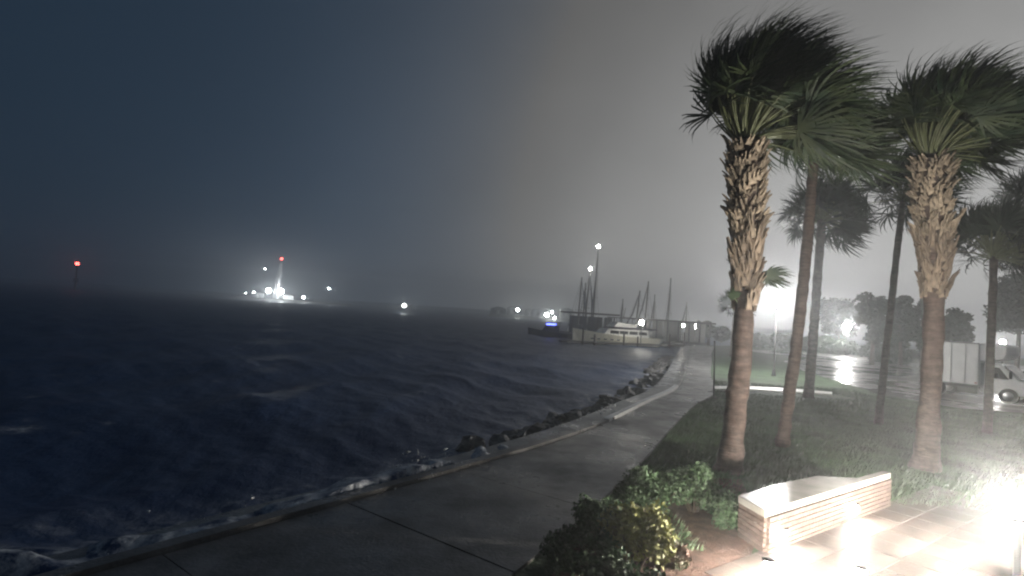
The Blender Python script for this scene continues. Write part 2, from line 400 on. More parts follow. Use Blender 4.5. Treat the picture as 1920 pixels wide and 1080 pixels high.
def band(lineA, lineB, z0, z1, name, m, parent=None, bevel=0.0):
    """solid strip between two plan polylines of equal length"""
    b = MB(); n = len(lineA)
    for i in range(n):
        for p, z in ((lineA[i], z0), (lineA[i], z1), (lineB[i], z1), (lineB[i], z0)): b.v.append((p[0], p[1], z))
    for i in range(n - 1):
        for k in range(4):
            k2 = (k + 1) % 4; b.f.append((i * 4 + k, i * 4 + k2, i * 4 + 4 + k2, i * 4 + 4 + k))
    b.f.append((3, 2, 1, 0)); e = 4 * (n - 1); b.f.append((e, e + 1, e + 2, e + 3))
    return b.build(name, m, parent, bevel=bevel)
def offs(pts, d):
    out = []
    for i, p in enumerate(pts):
        t = (pts[min(i + 1, len(pts) - 1)] - pts[max(i - 1, 0)]).normalized(); out.append(p + Vector((-t.y, t.x)) * d)
    return out

# arc-length samples of both path edges so that slabs can be cut square across
def resamp(pts, m):
    P = np.array([(p.x, p.y) for p in pts]); s = np.concatenate([[0], np.cumsum(np.linalg.norm(np.diff(P, axis=0), axis=1))])
    q = np.linspace(0, s[-1], m); return [Vector((np.interp(t, s, P[:, 0]), np.interp(t, s, P[:, 1]))) for t in q], s[-1]
i0 = next(i for i, p in enumerate(KC) if p.y > 0)
KS = KC[i0:]
ks, klen = resamp(KS, int(170))
def across(p, q):  # matching point on the right edge: nearest along the normal
    return min(RC, key=lambda r_: abs((r_ - p).dot(q)))
path = thing('promenade_path', (0, 0, 0), None, None); tag(path, kind='structure')
per = 5
rs = []
for i, p in enumerate(ks):
    t = (ks[min(i + 1, len(ks) - 1)] - ks[max(i - 1, 0)]).normalized()
    best = None
    for a, b in zip(RC[:-1], RC[1:]):
        da, db = (a - p).dot(t), (b - p).dot(t)
        if da <= 0 < db: best = a + (b - a) * (-da / (db - da)); break
    rs.append(best or RC[-1])
i = 0
while i < len(ks) - 1:
    j = min(i + per, len(ks) - 1)
    A, B = ks[i:j + 1], rs[i:j + 1]
    A = [v.copy() for v in A]; B = [v.copy() for v in B]
    g1 = (A[1] - A[0]).normalized() * 0.022; A[0] = A[0] + g1; B[0] = B[0] + g1
    band([a + (b - a).normalized() * 0.24 for a, b in zip(A, B)], B, -0.10, 0.03 + random.uniform(-0.006, 0.006), 'slab', 'concrete', path)
    i = j
def sub(y0, y1): return [p for p in ks if y0 <= p.y <= y1]
kerb = thing('seawall_kerb', (0, 0, 0), None, None); tag(kerb, kind='structure')
for y0, y1, m, hh in ((0, 17.3, 'concrete', 0.06), (17.3, 27.6, 'kerb_white', 0.085), (27.6, 90, 'concrete', 0.08)):  # middle stretch is given a much whiter colour than the rest
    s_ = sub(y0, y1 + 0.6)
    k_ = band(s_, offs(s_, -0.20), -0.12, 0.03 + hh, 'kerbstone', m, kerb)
    if m == 'kerb_white': k_['label'] = 'whiter stretch of the kerb'
wall_pts = offs(ks, 0.005)
sw = thing('seawall', (ks[0].x, ks[0].y, 0), 'long grey concrete seawall ledge running along the water side of the promenade', 'seawall')
for a, b in ((0, 60), (59, 120), (119, len(ks) - 1)):
    A = [p - ks[0] for p in wall_pts[a:b + 1]]; B = [p - ks[0] for p in offs(ks, 1.05)[a:b + 1]]
    band(A, B, -2.2, -0.16 - 0.002 * (a > 0), 'ledge', 'wet_concrete', sw)

# boulders at the foot of the sea wall
def rock_mesh(seed):
    b = MB().ball((0, 0, 0), 1.0, 9, 6); rr = random.Random(seed); o = Vector((rr.random() * 9, rr.random() * 9, 0))
    b.v = [tuple(Vector(v) * (0.8 + 0.75 * noise.noise(Vector(v) * 1.5 + o))) for v in b.v]
    return b.mesh('boulder')
rock_ms = [rock_mesh(i) for i in range(5)]
for m_ in rock_ms: m_.materials.append(MATS['rock'])
rp = offs(ks, 1.6)
for p in rp:
    if p.y < 14.5 or p.y > 60: continue
    for k in range(2 if p.y > 26 else 3):
        if random.random() < 0.25: continue
        o = link_mesh('boulder', random.choice(rock_ms), None)
        s_ = random.uniform(0.22, 0.55)
        o.location = (p.x - random.uniform(-0.15, 0.9), p.y + random.uniform(-0.4, 0.4), WATER_Z + random.uniform(0.0, 0.2))
        o.rotation_euler = (random.uniform(-.5, .5), random.uniform(-.5, .5), random.uniform(0, 6)); o.scale = (s_ * 1.2, s_, s_ * 0.75)
        tag(o, 'wet grey boulder in the rubble row at the foot of the seawall', 'boulder', 'boulders along the foot of the seawall')

# spray thrown up where waves hit the wall
def make_spray():
    V = []
    for px, py, hgt, n in ((705, 885, .55, 900), (755, 868, .42, 600), (640, 905, .35, 500), (510, 965, .40, 500), (850, 866, .3, 500), (560, 940, .3, 400), (930, 842, .35, 500), (1108, 768, .55, 500), (1050, 800, .35, 400), (1215, 705, .5, 300), (380, 1010, .3, 300)):
        p = gp(px, py, 0.0); k = kx(p.y); w = RNG.normal(size=(n, 3)) * np.array([[.32, .5, 0]])
        z = np.abs(RNG.normal(size=n)) * hgt * 0.55
        V.append(np.stack([k - .55 + w[:, 0] + z * .35, p.y + w[:, 1], -0.45 + z], 1))
    # thin wash lying on the ledge and lapping over the kerb
    V = np.concatenate(V); n = len(V)
    d = RNG.normal(size=(n, 4, 3)) * (0.012 * RNG.uniform(.4, 1.0, (n, 1, 1)) ** 1.5 * np.where(RNG.random((n, 1, 1)) < .12, 3.2, 1.0))
    T = (V[:, None, :] + d).reshape(-1, 3); b = (np.arange(n) * 4)[:, None, None]
    f = (b + np.array([[[0, 1, 2], [0, 3, 1], [0, 2, 3], [1, 3, 2]]])).reshape(-1, 3)
    o = np_mesh('sea_spray', T, f, 'foam'); tag(o, 'white droplets of spray where waves hit the seawall', 'spray', kind='stuff')
make_spray()

# cross walk strip, wet car park, patio
def sheet(name, pts, z, m, kind='structure', parent=None):
    b = MB(); b.v = [(p[0], p[1], z) for p in pts]; b.f = [tuple(range(len(pts)))]
    me = b.mesh(name)
    if me.polygons[0].normal.z < 0: me.flip_normals()
    o = link_mesh(name, me, m, parent)
    if kind: tag(o, kind=kind)
    return o
cw = [gp(1338, 727), gp(1400, 727), gp(1480, 731), gp(1560, 738)]
cwb = [gp(1338, 732), gp(1400, 732), gp(1480, 736.5), gp(1560, 742)]
band([(p.x, p.y) for p in cw], [(p.x, p.y) for p in cwb], -0.05, 0.085, 'cross_walk_edge', 'strip_pale'); bpy.data.objects['cross_walk_edge']['kind'] = 'structure'
lot = [(22, 38), (24, 47), (27.5, 56), (36, 66), (60, 74), (120, 80), (120, 24), (60, 24.5), (33, 25.5), (21.5, 26.6), (20.2, 30)]
sheet('car_park', lot, 0.02, 'asphalt')
sheet('service_road', [(34, 66), (60, 74.5), (140, 86), (140, 92), (60, 84), (30, 78)], 0.026, 'asphalt')

# ------------------------------------------------------------------ grass blades on the near lawn (too many to count)
def make_blades():
    n = 90000
    y = 8.0 + 24 * RNG.random(n) ** 1.25
    x = np.interp(y, Ry, Rx) + 0.05 + RNG.random(n) ** 1.1 * 17
    keep = ~((y < 10.8 + 0.0 * x) & (x > 2.9)) & ~((y > 26) & (x > 19.5)) & ~((y > 27.2) & (y < 29.5) & (x < 17))
    x, y = x[keep], y[keep]; n = len(x)
    hgt = RNG.uniform(0.05, 0.12, n); a = RNG.uniform(0, 6.28, n); w = 0.014
    lx, ly = 0.06 + RNG.normal(0, .03, n), RNG.normal(0, .03, n)
    b0 = np.stack([x - w * np.cos(a), y - w * np.sin(a), np.full(n, -0.04)], 1); b1 = np.stack([x + w * np.cos(a), y + w * np.sin(a), np.full(n, -0.04)], 1)
    tp = np.stack([x + lx, y + ly, hgt], 1)
    o = np_mesh('grass', np.stack([b0, b1, tp], 1).reshape(-1, 3), np.arange(3 * n).reshape(n, 3), 'blade')
    tag(o, 'short wind bent grass of the lawn under the palms', 'grass', kind='stuff')
make_blades()

# ------------------------------------------------------------------ palms
WIND = Vector((0.96, 0.22, 0.10)).normalized()
GOLD = 2.399963
def frond(v, f, org, d, lp, ll, nl, kw, kg, rr, wid=0.05, pw=0.03):
    """fan leaf: petiole then a hand of leaf blades, all bent by the wind. Returns petiole rings too."""
    pet = []; p = Vector(org); d = Vector(d).normalized(); st = 5
    for i in range(st + 1):
        pet.append(p.copy()); p = p + d * (lp / st)
        d = (d + WIND * kw * 0.35 / st + Vector((0, 0, -1)) * kg * 0.35 / st).normalized()
    tip = pet[-1]
    ref = Vector((0, 0, 1)) if abs(d.z) < 0.85 else Vector((1, 0, 0))
    sd = d.cross(ref).normalized(); roll = rr.uniform(-1.5, 1.5); nn = sd.cross(d)
    sd = sd * math.cos(roll) + nn * math.sin(roll)
    for k in range(nl):
        t = (k / (nl - 1) - 0.5) * 2; th = t * math.radians(112) + rr.uniform(-.04, .04)
        q = tip.copy(); e = (d * (math.cos(th) + 0.25) + sd * math.sin(th) + nn * rr.uniform(-.22, .22) + nn * 0.35 * abs(t)).normalized()
        ln = ll * (0.62 + 0.38 * math.cos(th)) * rr.uniform(0.85, 1.12); ns_ = 5
        wv = (sd * math.cos(th) - d * math.sin(th)).normalized()
        b0 = len(v)
        for i in range(ns_ + 1):
            s = i / ns_; w = wid * (0.35 + 1.6 * s if s < 0.4 else 1.0 - (s - 0.4) / 0.6 * 0.93) * 0.5
            v.append(tuple(q + wv * w)); v.append(tuple(q - wv * w))
            q = q + e * (ln / ns_)
            e = (e + WIND * kw * (0.22 + 1.25 * s) / ns_ * 1.5 + Vector((0, 0, -1)) * kg * (0.3 + s) / ns_ + Vector((rr.uniform(-.13, .13), rr.uniform(-.13, .13), rr.uniform(-.13, .13)))).normalized()
        for i in range(ns_): f.append((b0 + 2 * i, b0 + 2 * i + 1, b0 + 2 * i + 3, b0 + 2 * i + 2))
    return pet

def boot_mesh(seed):
    """old leaf base: broad clasping foot that splits into two frayed horns of unequal length"""
    b = MB(); rr = random.Random(seed)
    def ring(x0, x1, z, o, t):
        n = len(b.v)
        for x, y in ((x0, o - t * .4), (x1, o - t * .4), (x1, o + t), (x0, o + t)): b.v.append((x + rr.uniform(-.008, .008), y + rr.uniform(-.006, .006), z))
        return n
    def skin(n0, n1):
        for k in range(4):
            k2 = (k + 1) % 4; b.f.append((n0 + k, n0 + k2, n1 + k2, n1 + k))
    def cap_(n, up): b.f.append(tuple(n + k for k in ((0, 1, 2, 3) if up else (3, 2, 1, 0))))
    w0 = rr.uniform(.10, .14); oz = lambda z: .02 + .35 * z * z + .22 * z
    a0 = ring(-w0, w0, 0, oz(0), .045); a1 = ring(-w0 * .8, w0 * .8, .13, oz(.13), .055); cap_(a0, False); skin(a0, a1); cap_(a1, True)
    for s_ in (-1, 1):
        h_ = rr.uniform(.20, .40); x0, x1 = (-w0 * .8, -.004) if s_ < 0 else (.004, w0 * .8)
        m = (x0 + x1) / 2 + s_ * rr.uniform(-.01, .04); hw = rr.uniform(.018, .034)
        c0 = ring(x0, x1, .131, oz(.13), .05); c1 = ring(m - hw * 1.2, m + hw * 1.2, (.131 + h_) / 2, oz((.13 + h_) / 2), .035); c2 = ring(m - hw * .7, m + hw * .5, h_ + rr.uniform(-.02, .02), oz(h_) + rr.uniform(-.01, .04), .022)
        cap_(c0, False); skin(c0, c1); skin(c1, c2); cap_(c2, True)
    return b.mesh('boot')
BOOTS = [boot_mesh(i) for i in range(9)]; BOOTS_OLD = [m_.copy() for m_ in BOOTS]
for m_ in BOOTS: m_.materials.append(MATS['boot'])
for m_ in BOOTS_OLD: m_.materials.append(MATS['boot_old'])

def palm(base, top, rads, label, group, nf, lp, ll, nl=24, seed=1, elev=(-15, 88), bias=0.3, kw=1.0, kg=0.35, boots=None, leaf='palm_leaf', bark='bark', curve=0.0, wid=0.05, lowfrond=False, pw=0.028, name='palm_tree', windward=1.0, lee=0):
    rr = random.Random(seed); base = Vector(base); T = Vector(top) - base
    root = thing(name, base, label, 'palm tree', group)
    n = 44; pts = []
    for i in range(n):
        t = i / (n - 1); p = T * t; p.x += curve * math.sin(math.pi * t); pts.append(p)
    def rad(t): return float(np.interp(t, [q[0] for q in rads], [q[1] for q in rads]))
    rl = [rad(i / (n - 1)) * (1 + 0.03 * math.sin(i * 2.6) + rr.uniform(-.045, .045)) for i in range(n)]
    pts[0].z -= 0.1
    tb = MB().tube(pts, rl, 18); off_ = Vector((seed * 3.7, seed, 0))
    for i_ in range(n):
        c_ = pts[i_]
        for k_ in range(18):
            q_ = Vector(tb.v[i_ * 18 + k_]); tb.v[i_ * 18 + k_] = tuple(c_ + (q_ - c_) * (1 + 0.16 * noise.noise(q_ * Vector((3.2, 3.2, 1.6)).x + off_) + (0.25 * noise.noise(q_ * 6 + off_) if i_ < 2 else 0)))
    tr = tb.build('trunk', bark, root, True)
    def P(t):
        i = min(int(t * (n - 1)), n - 2); u = t * (n - 1) - i; return pts[i] * (1 - u) + pts[i + 1] * u
    if boots:
        t0, t1, cnt = boots
        for k in range(cnt):
            u = k / cnt; t = t0 + (t1 - t0) * u; a = k * GOLD + rr.uniform(-.2, .2)
            if u < 0.30 and rr.random() < 0.35: continue
            c = P(t); o = link_mesh('leaf_boot', rr.choice(BOOTS) if u > 0.42 else rr.choice(BOOTS_OLD), None, root)
            r_ = rad(t) * 0.93
            o.location = c + Vector((math.cos(a) * r_, math.sin(a) * r_, 0))
            o.rotation_euler = (-rr.uniform(-0.1, 0.32) if u > 0.45 else -rr.uniform(-0.22, 0.12), rr.uniform(-.45, .45), a - math.pi / 2)
            s_ = (rr.uniform(0.5, 1.1)) if u > 0.45 else rr.uniform(0.8, 1.3)
            o.scale = (s_ * (0.8 if u > 0.45 else 0.5), s_ * 1.0, s_ * (0.85 if u > 0.45 else 1.45))
    cc = P(1.0)
    def add_frond(org, d, lp_, ll_, kw_, kg_, leafm=leaf):
        v, f = [], []; pet = frond(v, f, org, d, lp_, ll_, nl, kw_, kg_, rr, wid)
        b = MB(); b.v, b.f = v, f
        fr = b.build('frond', leafm, root)
        MB().tube(pet, [pw * (1 - 0.55 * i / 5) for i in range(6)], 5, False).build('petiole', 'petiole', fr, True)
    for k in range(nf):
        u = (k + 0.5) / nf; el = math.radians(elev[0] + (elev[1] - elev[0]) * u ** 0.85); a = k * GOLD + rr.uniform(-.25, .25)
        d = Vector((math.cos(a) * math.cos(el), math.sin(a) * math.cos(el), math.sin(el))) + WIND * bias
        if d.x < -0.2: d.z += 0.55 * windward; d.x *= 0.75
        org = cc + Vector((math.cos(a) * rl[-1] * 0.55, math.sin(a) * rl[-1] * 0.55, rr.uniform(-0.15, 0.15)))
        add_frond(org, d, lp * rr.uniform(0.75, 1.15), ll * rr.uniform(0.8, 1.1), kw * rr.uniform(0.75, 1.25), kg)
    for k in range(lee):   # fronds streaming out on the lee side
        a = rr.uniform(-1.0, 1.0); el = math.radians(rr.uniform(2, 48))
        d = Vector((math.cos(a) * math.cos(el), math.sin(a) * math.cos(el), math.sin(el)))
        add_frond(cc + d * rl[-1] * 0.4, d, lp * rr.uniform(0.8, 1.2), ll * rr.uniform(0.75, 1.0), kw * 0.8, 0.75)
    if lowfrond:
        for zt, a, s_ in ((0.55, 0.3, 0.75), (0.56, -0.3, 0.65), (0.50, 3.4, 0.28), (0.60, 2.9, 0.3)):
            c = P(zt); d = Vector((math.cos(a), math.sin(a) * 0.6, 1.15))
            add_frond(c + Vector((math.cos(a), math.sin(a), 0)) * rad(zt) * 0.8, d, 0.55 * s_, 0.95 * s_, 1.5, 1.6)
    return root

def palm_px(bx, by, tx, ty, Y=None, **k):
    b = gp(bx, by) if Y is None else Vector((at(bx, by, Y).x, Y, 0))
    b.z = -0.02
    t = at(tx, ty, b.y); return palm(b, t, **k)
GP = 'palms on the lawn'
palm_px(1366, 882, 1398, 262, rads=[(0, .36), (.03, .29), (.08, .25), (.3, .22), (.45, .20), (.56, .20), (.66, .235), (.76, .31), (.88, .36), (.97, .33), (1, .28)], label='big shaggy palm with pale leaf stubs on its trunk, nearest the hedge and path',
        group=GP, nf=130, lp=1.25, ll=1.85, nl=34, curve=0.17, lee=26, seed=3, boots=(0.48, 0.985, 290), lowfrond=True, kw=1.7, kg=0.16, elev=(34, 88), bias=-0.32, windward=0.45, wid=0.05)
palm_px(1466, 836, 1526, 292, rads=[(0, .20), (.05, .16), (.5, .145), (1, .13)], label='slim tall leaning palm just right of the big shaggy palm', group=GP, nf=115, lp=0.85, ll=1.65, nl=30, seed=8,
        kw=1.5, kg=0.42, elev=(-15, 84), bias=0.35, curve=0.10, wid=0.052)
palm_px(1516, 746, 1541, 412, rads=[(0, .26), (.06, .22), (.5, .20), (1, .19)], label='dark stout palm with drooping crown, standing alone before the wet car park', group=GP, nf=130, lp=1.2, ll=1.3, nl=18, seed=12,
        kw=1.0, kg=0.6, elev=(-50, 85), bias=0.05, leaf='palm_leaf_far', bark='bark_grey', wid=0.08)
palm_px(1734, 880, 1745, 292, rads=[(0, .36), (.03, .29), (.08, .25), (.3, .225), (.5, .21), (.6, .25), (.72, .30), (.85, .35), (.97, .32), (1, .27)], label='big shaggy palm with pale leaf stubs, in front of the white box truck',
        group=GP, nf=110, lp=1.2, ll=1.75, nl=34, curve=0.15, lee=34, seed=21, boots=(0.54, 0.985, 270), kw=1.8, kg=0.2, elev=(32, 88), bias=-0.2, windward=0.45, wid=0.05)
palm_px(1646, 796, 1693, 372, rads=[(0, .16), (.06, .13), (.5, .115), (1, .10)], label='thinnest palm, pole like trunk rising left of the box truck', group=GP, nf=90, lp=1.0, ll=1.3, nl=18, seed=31,
        kw=1.0, kg=0.6, elev=(-35, 85), bias=0.2, leaf='palm_leaf_far', bark='bark_grey', wid=0.07)
palm_px(1851, 812, 1864, 480, rads=[(0, .17), (.06, .14), (.5, .125), (1, .12)], label='slim palm in front of the box truck cab, crown blown to the right', group=GP, nf=115, lp=1.2, ll=1.55, nl=22, seed=37,
        kw=1.3, kg=0.30, elev=(-25, 85), bias=0.3, leaf='palm_leaf_far', bark='bark_grey', wid=0.07)
palm_px(1952, 800, 1946, 400, rads=[(0, .2), (.5, .15), (1, .14)], label='palm at the right edge of view with only its left crown showing', group=GP, nf=90, lp=1.1, ll=1.3, nl=18, seed=41,
        kw=1.1, kg=0.35, elev=(-15, 85), bias=0.1, leaf='palm_leaf_far', bark='bark_grey', wid=0.07)
palm_px(1372, 655, 1378, 578, Y=58, rads=[(0, .2), (1, .17)], label='small distant palm half hidden behind the big shaggy trunk', group='palms far back', nf=80, lp=1.0, ll=1.1, nl=14, seed=47,
        kw=0.3, kg=0.5, elev=(-40, 85), bias=-0.25, leaf='palm_leaf_far', bark='bark_grey', wid=0.11)

# ------------------------------------------------------------------ broadleaf trees
def tree(cx, base_y, x0, x1, y0, y1, Y, label, seed, nleaf=3200, lsz=0.34, group='trees behind the car park', lean=0.1):
    rr = random.Random(seed); b = Vector((at(cx, base_y, Y).x, Y, -0.02))
    root = thing('broadleaf_tree', b, label, 'tree', group)
    c0 = at((x0 + x1) / 2, (y0 + y1) / 2, Y) - b; hw = (x1 - x0) / 2 / F_PX * Y; hh = (y1 - y0) / 2 / F_PX * Y
    tt = Vector((c0.x * 0.6, 0, max(c0.z - hh * 0.35, 0.8)))
    trm = MB(); trm.tube([(0, 0, -0.1), tuple(tt * 0.5 + Vector((0.05, 0, 0))), tuple(tt), tuple(c0 + Vector((0, 0, hh * 0.3)))], [0.24, 0.18, 0.14, 0.05], 8)
    pts = []
    nc = 26; cl_ = []
    for k in range(nc):
        d = Vector((rr.gauss(0, 1), rr.gauss(0, 1), rr.gauss(0, 1))).normalized() * rr.uniform(0.45, 1.0) ** 0.6
        p = c0 + Vector((d.x * hw * 0.82 + lean * hw * max(0, d.z), d.y * hw * 0.82, d.z * hh * 0.82)); cl_.append(p)
        if k % 3 == 0: trm.tube([tuple(tt), tuple((tt + p) / 2 + Vector((0, 0, 0.1))), tuple(p)], [0.08, 0.05, 0.015], 5)
    trm.build('trunk', 'wood', root, True)
    for p in cl_:
        s_ = min(hw, hh) * rr.uniform(0.34, 0.55); m = nleaf * 2 // nc
        q = np.array([rr.gauss(0, 1) for _ in range(3 * m)]).reshape(m, 3); q /= np.linalg.norm(q, axis=1)[:, None]
        q *= (RNG.random((m, 1)) ** 0.45) * np.array([[s_ * 1.2, s_ * 1.1, s_ * 0.85]]); pts.append(q + np.array([p.x, p.y, p.z]))
    leaf_cloud('crown', np.concatenate(pts), lsz * 1.15, 'leaf_tree', root)
tree(1572, 650, 1540, 1608, 553, 632, 105, 'round bushy tree standing behind the middle street lamp', 51, 3000, 0.6)
tree(1634, 692, 1612, 1663, 526, 655, 60, 'tallest narrow tree left of the thinnest palm', 52, 3600, 0.36, lean=-0.3)
tree(1688, 690, 1660, 1712, 548, 660, 62, 'dark tree directly behind the thinnest palm trunk', 53, 3600, 0.36)
tree(1728, 690, 1704, 1752, 543, 668, 61, 'dark tree seen just left of the right shaggy palm trunk', 54, 3400, 0.36)
tree(1798, 690, 1770, 1822, 576, 660, 58, 'tree rising above the roof of the white box truck', 55, 3000, 0.36)
tree(1905, 700, 1868, 1962, 505, 640, 55, 'broad dark tree at the right edge behind the truck cab', 56, 4200, 0.36)
tree(1665, 700, 1625, 1700, 622, 690, 66, 'low bushy tree under the dark trees beyond the car park', 57, 2600, 0.36)
tree(1330, 640, 1298, 1342, 602, 632, 118, 'small round tree beside the marina shed', 58, 1800, 0.6, group='trees by the marina')
tree(1352, 640, 1340, 1368, 612, 640, 105, 'small bush like tree between marina shed and big palm', 59, 1500, 0.5, group='trees by the marina')

# clipped hedge beyond the lamp
def hedge(name, p0, p1, w, h_, label, n, lsz, m='leaf_tree'):
    p0, p1 = Vector(p0), Vector(p1); root = thing(name, p0, label, 'hedge')
    d = p1 - p0; nrm_ = Vector((-d.y, d.x, 0)).normalized(); t = RNG.random(n)[:, None]; s = RNG.uniform(-1, 1, (n, 1)); z = RNG.random((n, 1)) ** 0.5
    bumpy = 0.85 + 0.15 * np.sin(t * 31) * np.sin(t * 13 + 1)
    pts = t * np.array([[d.x, d.y, 0]]) + s * np.array([[nrm_.x, nrm_.y, 0]]) * w / 2 + np.concatenate([np.zeros((n, 2)), z * h_ * bumpy * (1 - 0.25 * s ** 2)], 1)
    leaf_cloud('foliage', pts, lsz, m, root)
    st_ = MB(); k = int(d.length / 1.2)
    for i in range(k):
        q = d * ((i + .5) / k); st_.tube([(q.x, q.y, -.1), (q.x, q.y, h_ * .6)], [0.05, 0.02], 5)
    st_.build('stem', 'wood', root)
hedge('hedge', (36, 88, 0), (51.5, 84, 0), 4.5, 2.7, 'long grey green hedge beyond the nearest street lamp', 7000, 0.5)
hedge('hedge', (52.5, 84, 0), (62, 83, 0), 3.0, 1.5, 'low dark hedge behind the bright wet patch of car park', 3000, 0.42)

# ------------------------------------------------------------------ shrubs in the bed
def shrub(px, py, r, h_, m, label, seed, n=1500, lsz=0.10):
    b = gp(px, py); root = thing('shrub', (b.x, b.y, -0.02), label, 'shrub', 'shrubs beside the path'); rr = random.Random(seed)
    st_ = MB(); pts = []
    nc = 24; per_ = n // nc
    for k in range(nc):
        a = rr.uniform(0, 6.28); q = math.sqrt(rr.random()) * 0.78
        c = Vector((math.cos(a) * q * r, math.sin(a) * q * r, h_ * (0.28 + 0.62 * rr.random() * (1 - q * 0.45))))
        st_.tube([(0, 0, -0.08), (c.x * .4, c.y * .4, c.z * .5), tuple(c)], [0.025, 0.018, 0.006], 5)
        g_ = RNG.normal(size=(per_, 3)); g_ /= np.linalg.norm(g_, axis=1)[:, None]; g_ *= RNG.random((per_, 1)) ** 0.4 * np.array([[r * .36, r * .36, h_ * .26]])
        pts.append(g_ + np.array(c))
    st_.build('stem', 'wood', root, True)
    P_ = np.concatenate(pts); P_[:, 2] = np.maximum(P_[:, 2], 0.03)
    leaf_cloud('foliage', P_, lsz, m, root, 0.6)
for a in ((1192, 1064, .48, .90, 'shrub_croton', 'yellow green croton shrub lit by the planter lamp', 61, 4200, .065),
          (1255, 1062, .24, .34, 'shrub_red', 'small reddish shrub just right of the lit croton', 62, 1600, .05),
          (1215, 968, .60, .75, 'shrub_green', 'dark green shrub just behind the lit croton', 63, 4200, .06),
          (1300, 960, .62, .80, 'shrub_green', 'broad green shrub at the foot of the big shaggy palm', 64, 4600, .06),
          (1358, 985, .42, .60, 'shrub_green', 'small dark shrub touching the left corner of the brick planter', 65, 3000, .06),
          (1130, 1010, .50, .60, 'shrub_green', 'dark shrub leaning over the path edge left of the croton', 66, 3600, .06),
          (1085, 1075, .50, .55, 'shrub_green', 'darkest low shrub at the bottom of the view beside the path', 67, 3600, .06),
          (1170, 1140, .55, .55, 'shrub_green', 'dark shrub cut off by the bottom of the view below the croton', 68, 3600, .06)):
    shrub(*a)
bed = [gp(1020, 1100), gp(1110, 985), gp(1190, 915), gp(1290, 893), gp(1390, 900), gp(1430, 990), gp(1400, 1060), gp(1360, 1110), gp(1340, 1300), gp(940, 1300)]
sheet('mulch_bed', [(p.x, p.y) for p in bed], 0.012, 'mulch')

# ------------------------------------------------------------------ patio and brick planter
PA = gp(1435, 957, 0.62); PC = gp(1612, 904, 0.62); PBk = gp(1384, 929, 0.62)
ex = Vector((PC.x - PA.x, PC.y - PA.y, 0)).normalized(); ey = Vector((-ex.y, ex.x, 0))
PL, PH = 4.5, 0.62
pz = math.atan2(ex.y, ex.x)
plant = thing('brick_planter', (PA.x, PA.y, 0), 'red brick planter wall with pale stone cap, lamps on its front face', 'planter', rz=pz)
bk = Vector((PBk.x - PA.x, PBk.y - PA.y, 0)); bx_, by_ = bk.dot(ex), bk.dot(ey)
bk2 = gp(1530, 892, 0.62) - PA; m2x, m2y = bk2.dot(ex), bk2.dot(ey)
bk3 = gp(1605, 896, 0.62) - PA; m3x, m3y = bk3.dot(ex), bk3.dot(ey)
capo = [(0, 0), (PL, 0), (PL, m3y * 0.9), (m3x, m3y), (m2x, m2y), ((bx_ + m2x) / 2 - .1, (by_ + m2y) / 2 + .06), (bx_, by_)]
MB().prism(capo, PH - 0.11, PH).build('cap', 'cap', plant, bevel=0.012)
cen = Vector((sum(p[0] for p in capo) / len(capo), sum(p[1] for p in capo) / len(capo)))
inner = [tuple(Vector(p) + (cen - Vector(p)).normalized() * 0.075) for p in capo]
MB().prism(inner, -0.1, PH - 0.11).build('core', 'mortar', plant)
bm = MB().box((0, 0, 0), (0.2, 0.06, 0.063)).mesh('brick'); bm.materials.append(MATS['brick'])
hb = MB().box((0, 0, 0), (0.094, 0.06, 0.063)).mesh('brick'); hb.materials.append(MATS['brick'])
def brick_face(p, q):
    p, q = Vector(p), Vector(q); d = q - p; n_ = round(d.length / 0.212); st = d.length / n_; a = math.atan2(d.y, d.x); nv = Vector((d.y, -d.x)).normalized(); u = d.normalized()
    for row in range(7):
        spots = [((k + 0.5) * st, bm) for k in range(n_)] if row % 2 == 0 else [(st * .25, hb)] + [((k + 1) * st, bm) for k in range(n_ - 1)] + [(d.length - st * .25, hb)]
        for t, me in spots:
            c = p + u * t + nv * (0.014 + random.uniform(-.002, .002))
            o = link_mesh('brick', me, None, plant); o.location = (c.x, c.y, 0.034 + row * 0.0735); o.rotation_euler = (0, 0, a)
brick_face(inner[0], inner[1]); brick_face(inner[6], inner[0]); brick_face(inner[1], inner[2])
# sconces on the front face
SCX = []
for px, py, lab in ((1457, 1003, 'white hot wall lamp under the near corner of the planter cap'), (1591, 955, 'white hot wall lamp farther along the planter front')):
    d = ray(px, py); nv = -ey
    p0 = PA + ey * 0.075
    t = (p0 - EYE).dot(ey) / d.dot(ey); hit = EYE + d * t
    loc = hit; SCX.append(loc)
    z = min(max(loc.z, 0.22), 0.44)
    s_ = thing('wall_lamp', (loc.x, loc.y, z), lab, 'wall lamp', 'lamps on the planter', rz=pz)
    MB().box((0, -0.022, 0), (0.15, 0.03, 0.15)).build('back_plate', 'black_metal', s_, bevel=0.006)
    MB().ball((0, -0.095, 0), 0.055, 14, 8).build('glass', 'lamp_sconce', s_, True)
    MB().box((0, -0.095, 0.066), (0.13, 0.13, 0.018)).build('hood', 'black_metal', s_, bevel=0.004)
# patio slabs
pat = thing('patio', (0, 0, 0), None, None); tag(pat, kind='structure')
sm = MB().box((0, 0, 0), (0.585, 0.585, 0.08)).mesh('paving_slab'); sm.materials.append(MATS['patio'])
for i in range(-2, 12):
    for j in range(-10, 1):
        c = PA + ex * (i * 0.6 + 0.2) + ey * (j * 0.6 - 0.22)
        if c.y < 1.5 or c.x < 2.75 + (9.0 - c.y) * -0.02: continue
        o = link_mesh('paving_slab', sm, None, pat); o.location = (c.x, c.y, -0.02 + random.uniform(-0.002, 0.003)); o.rotation_euler = (0, 0, pz)

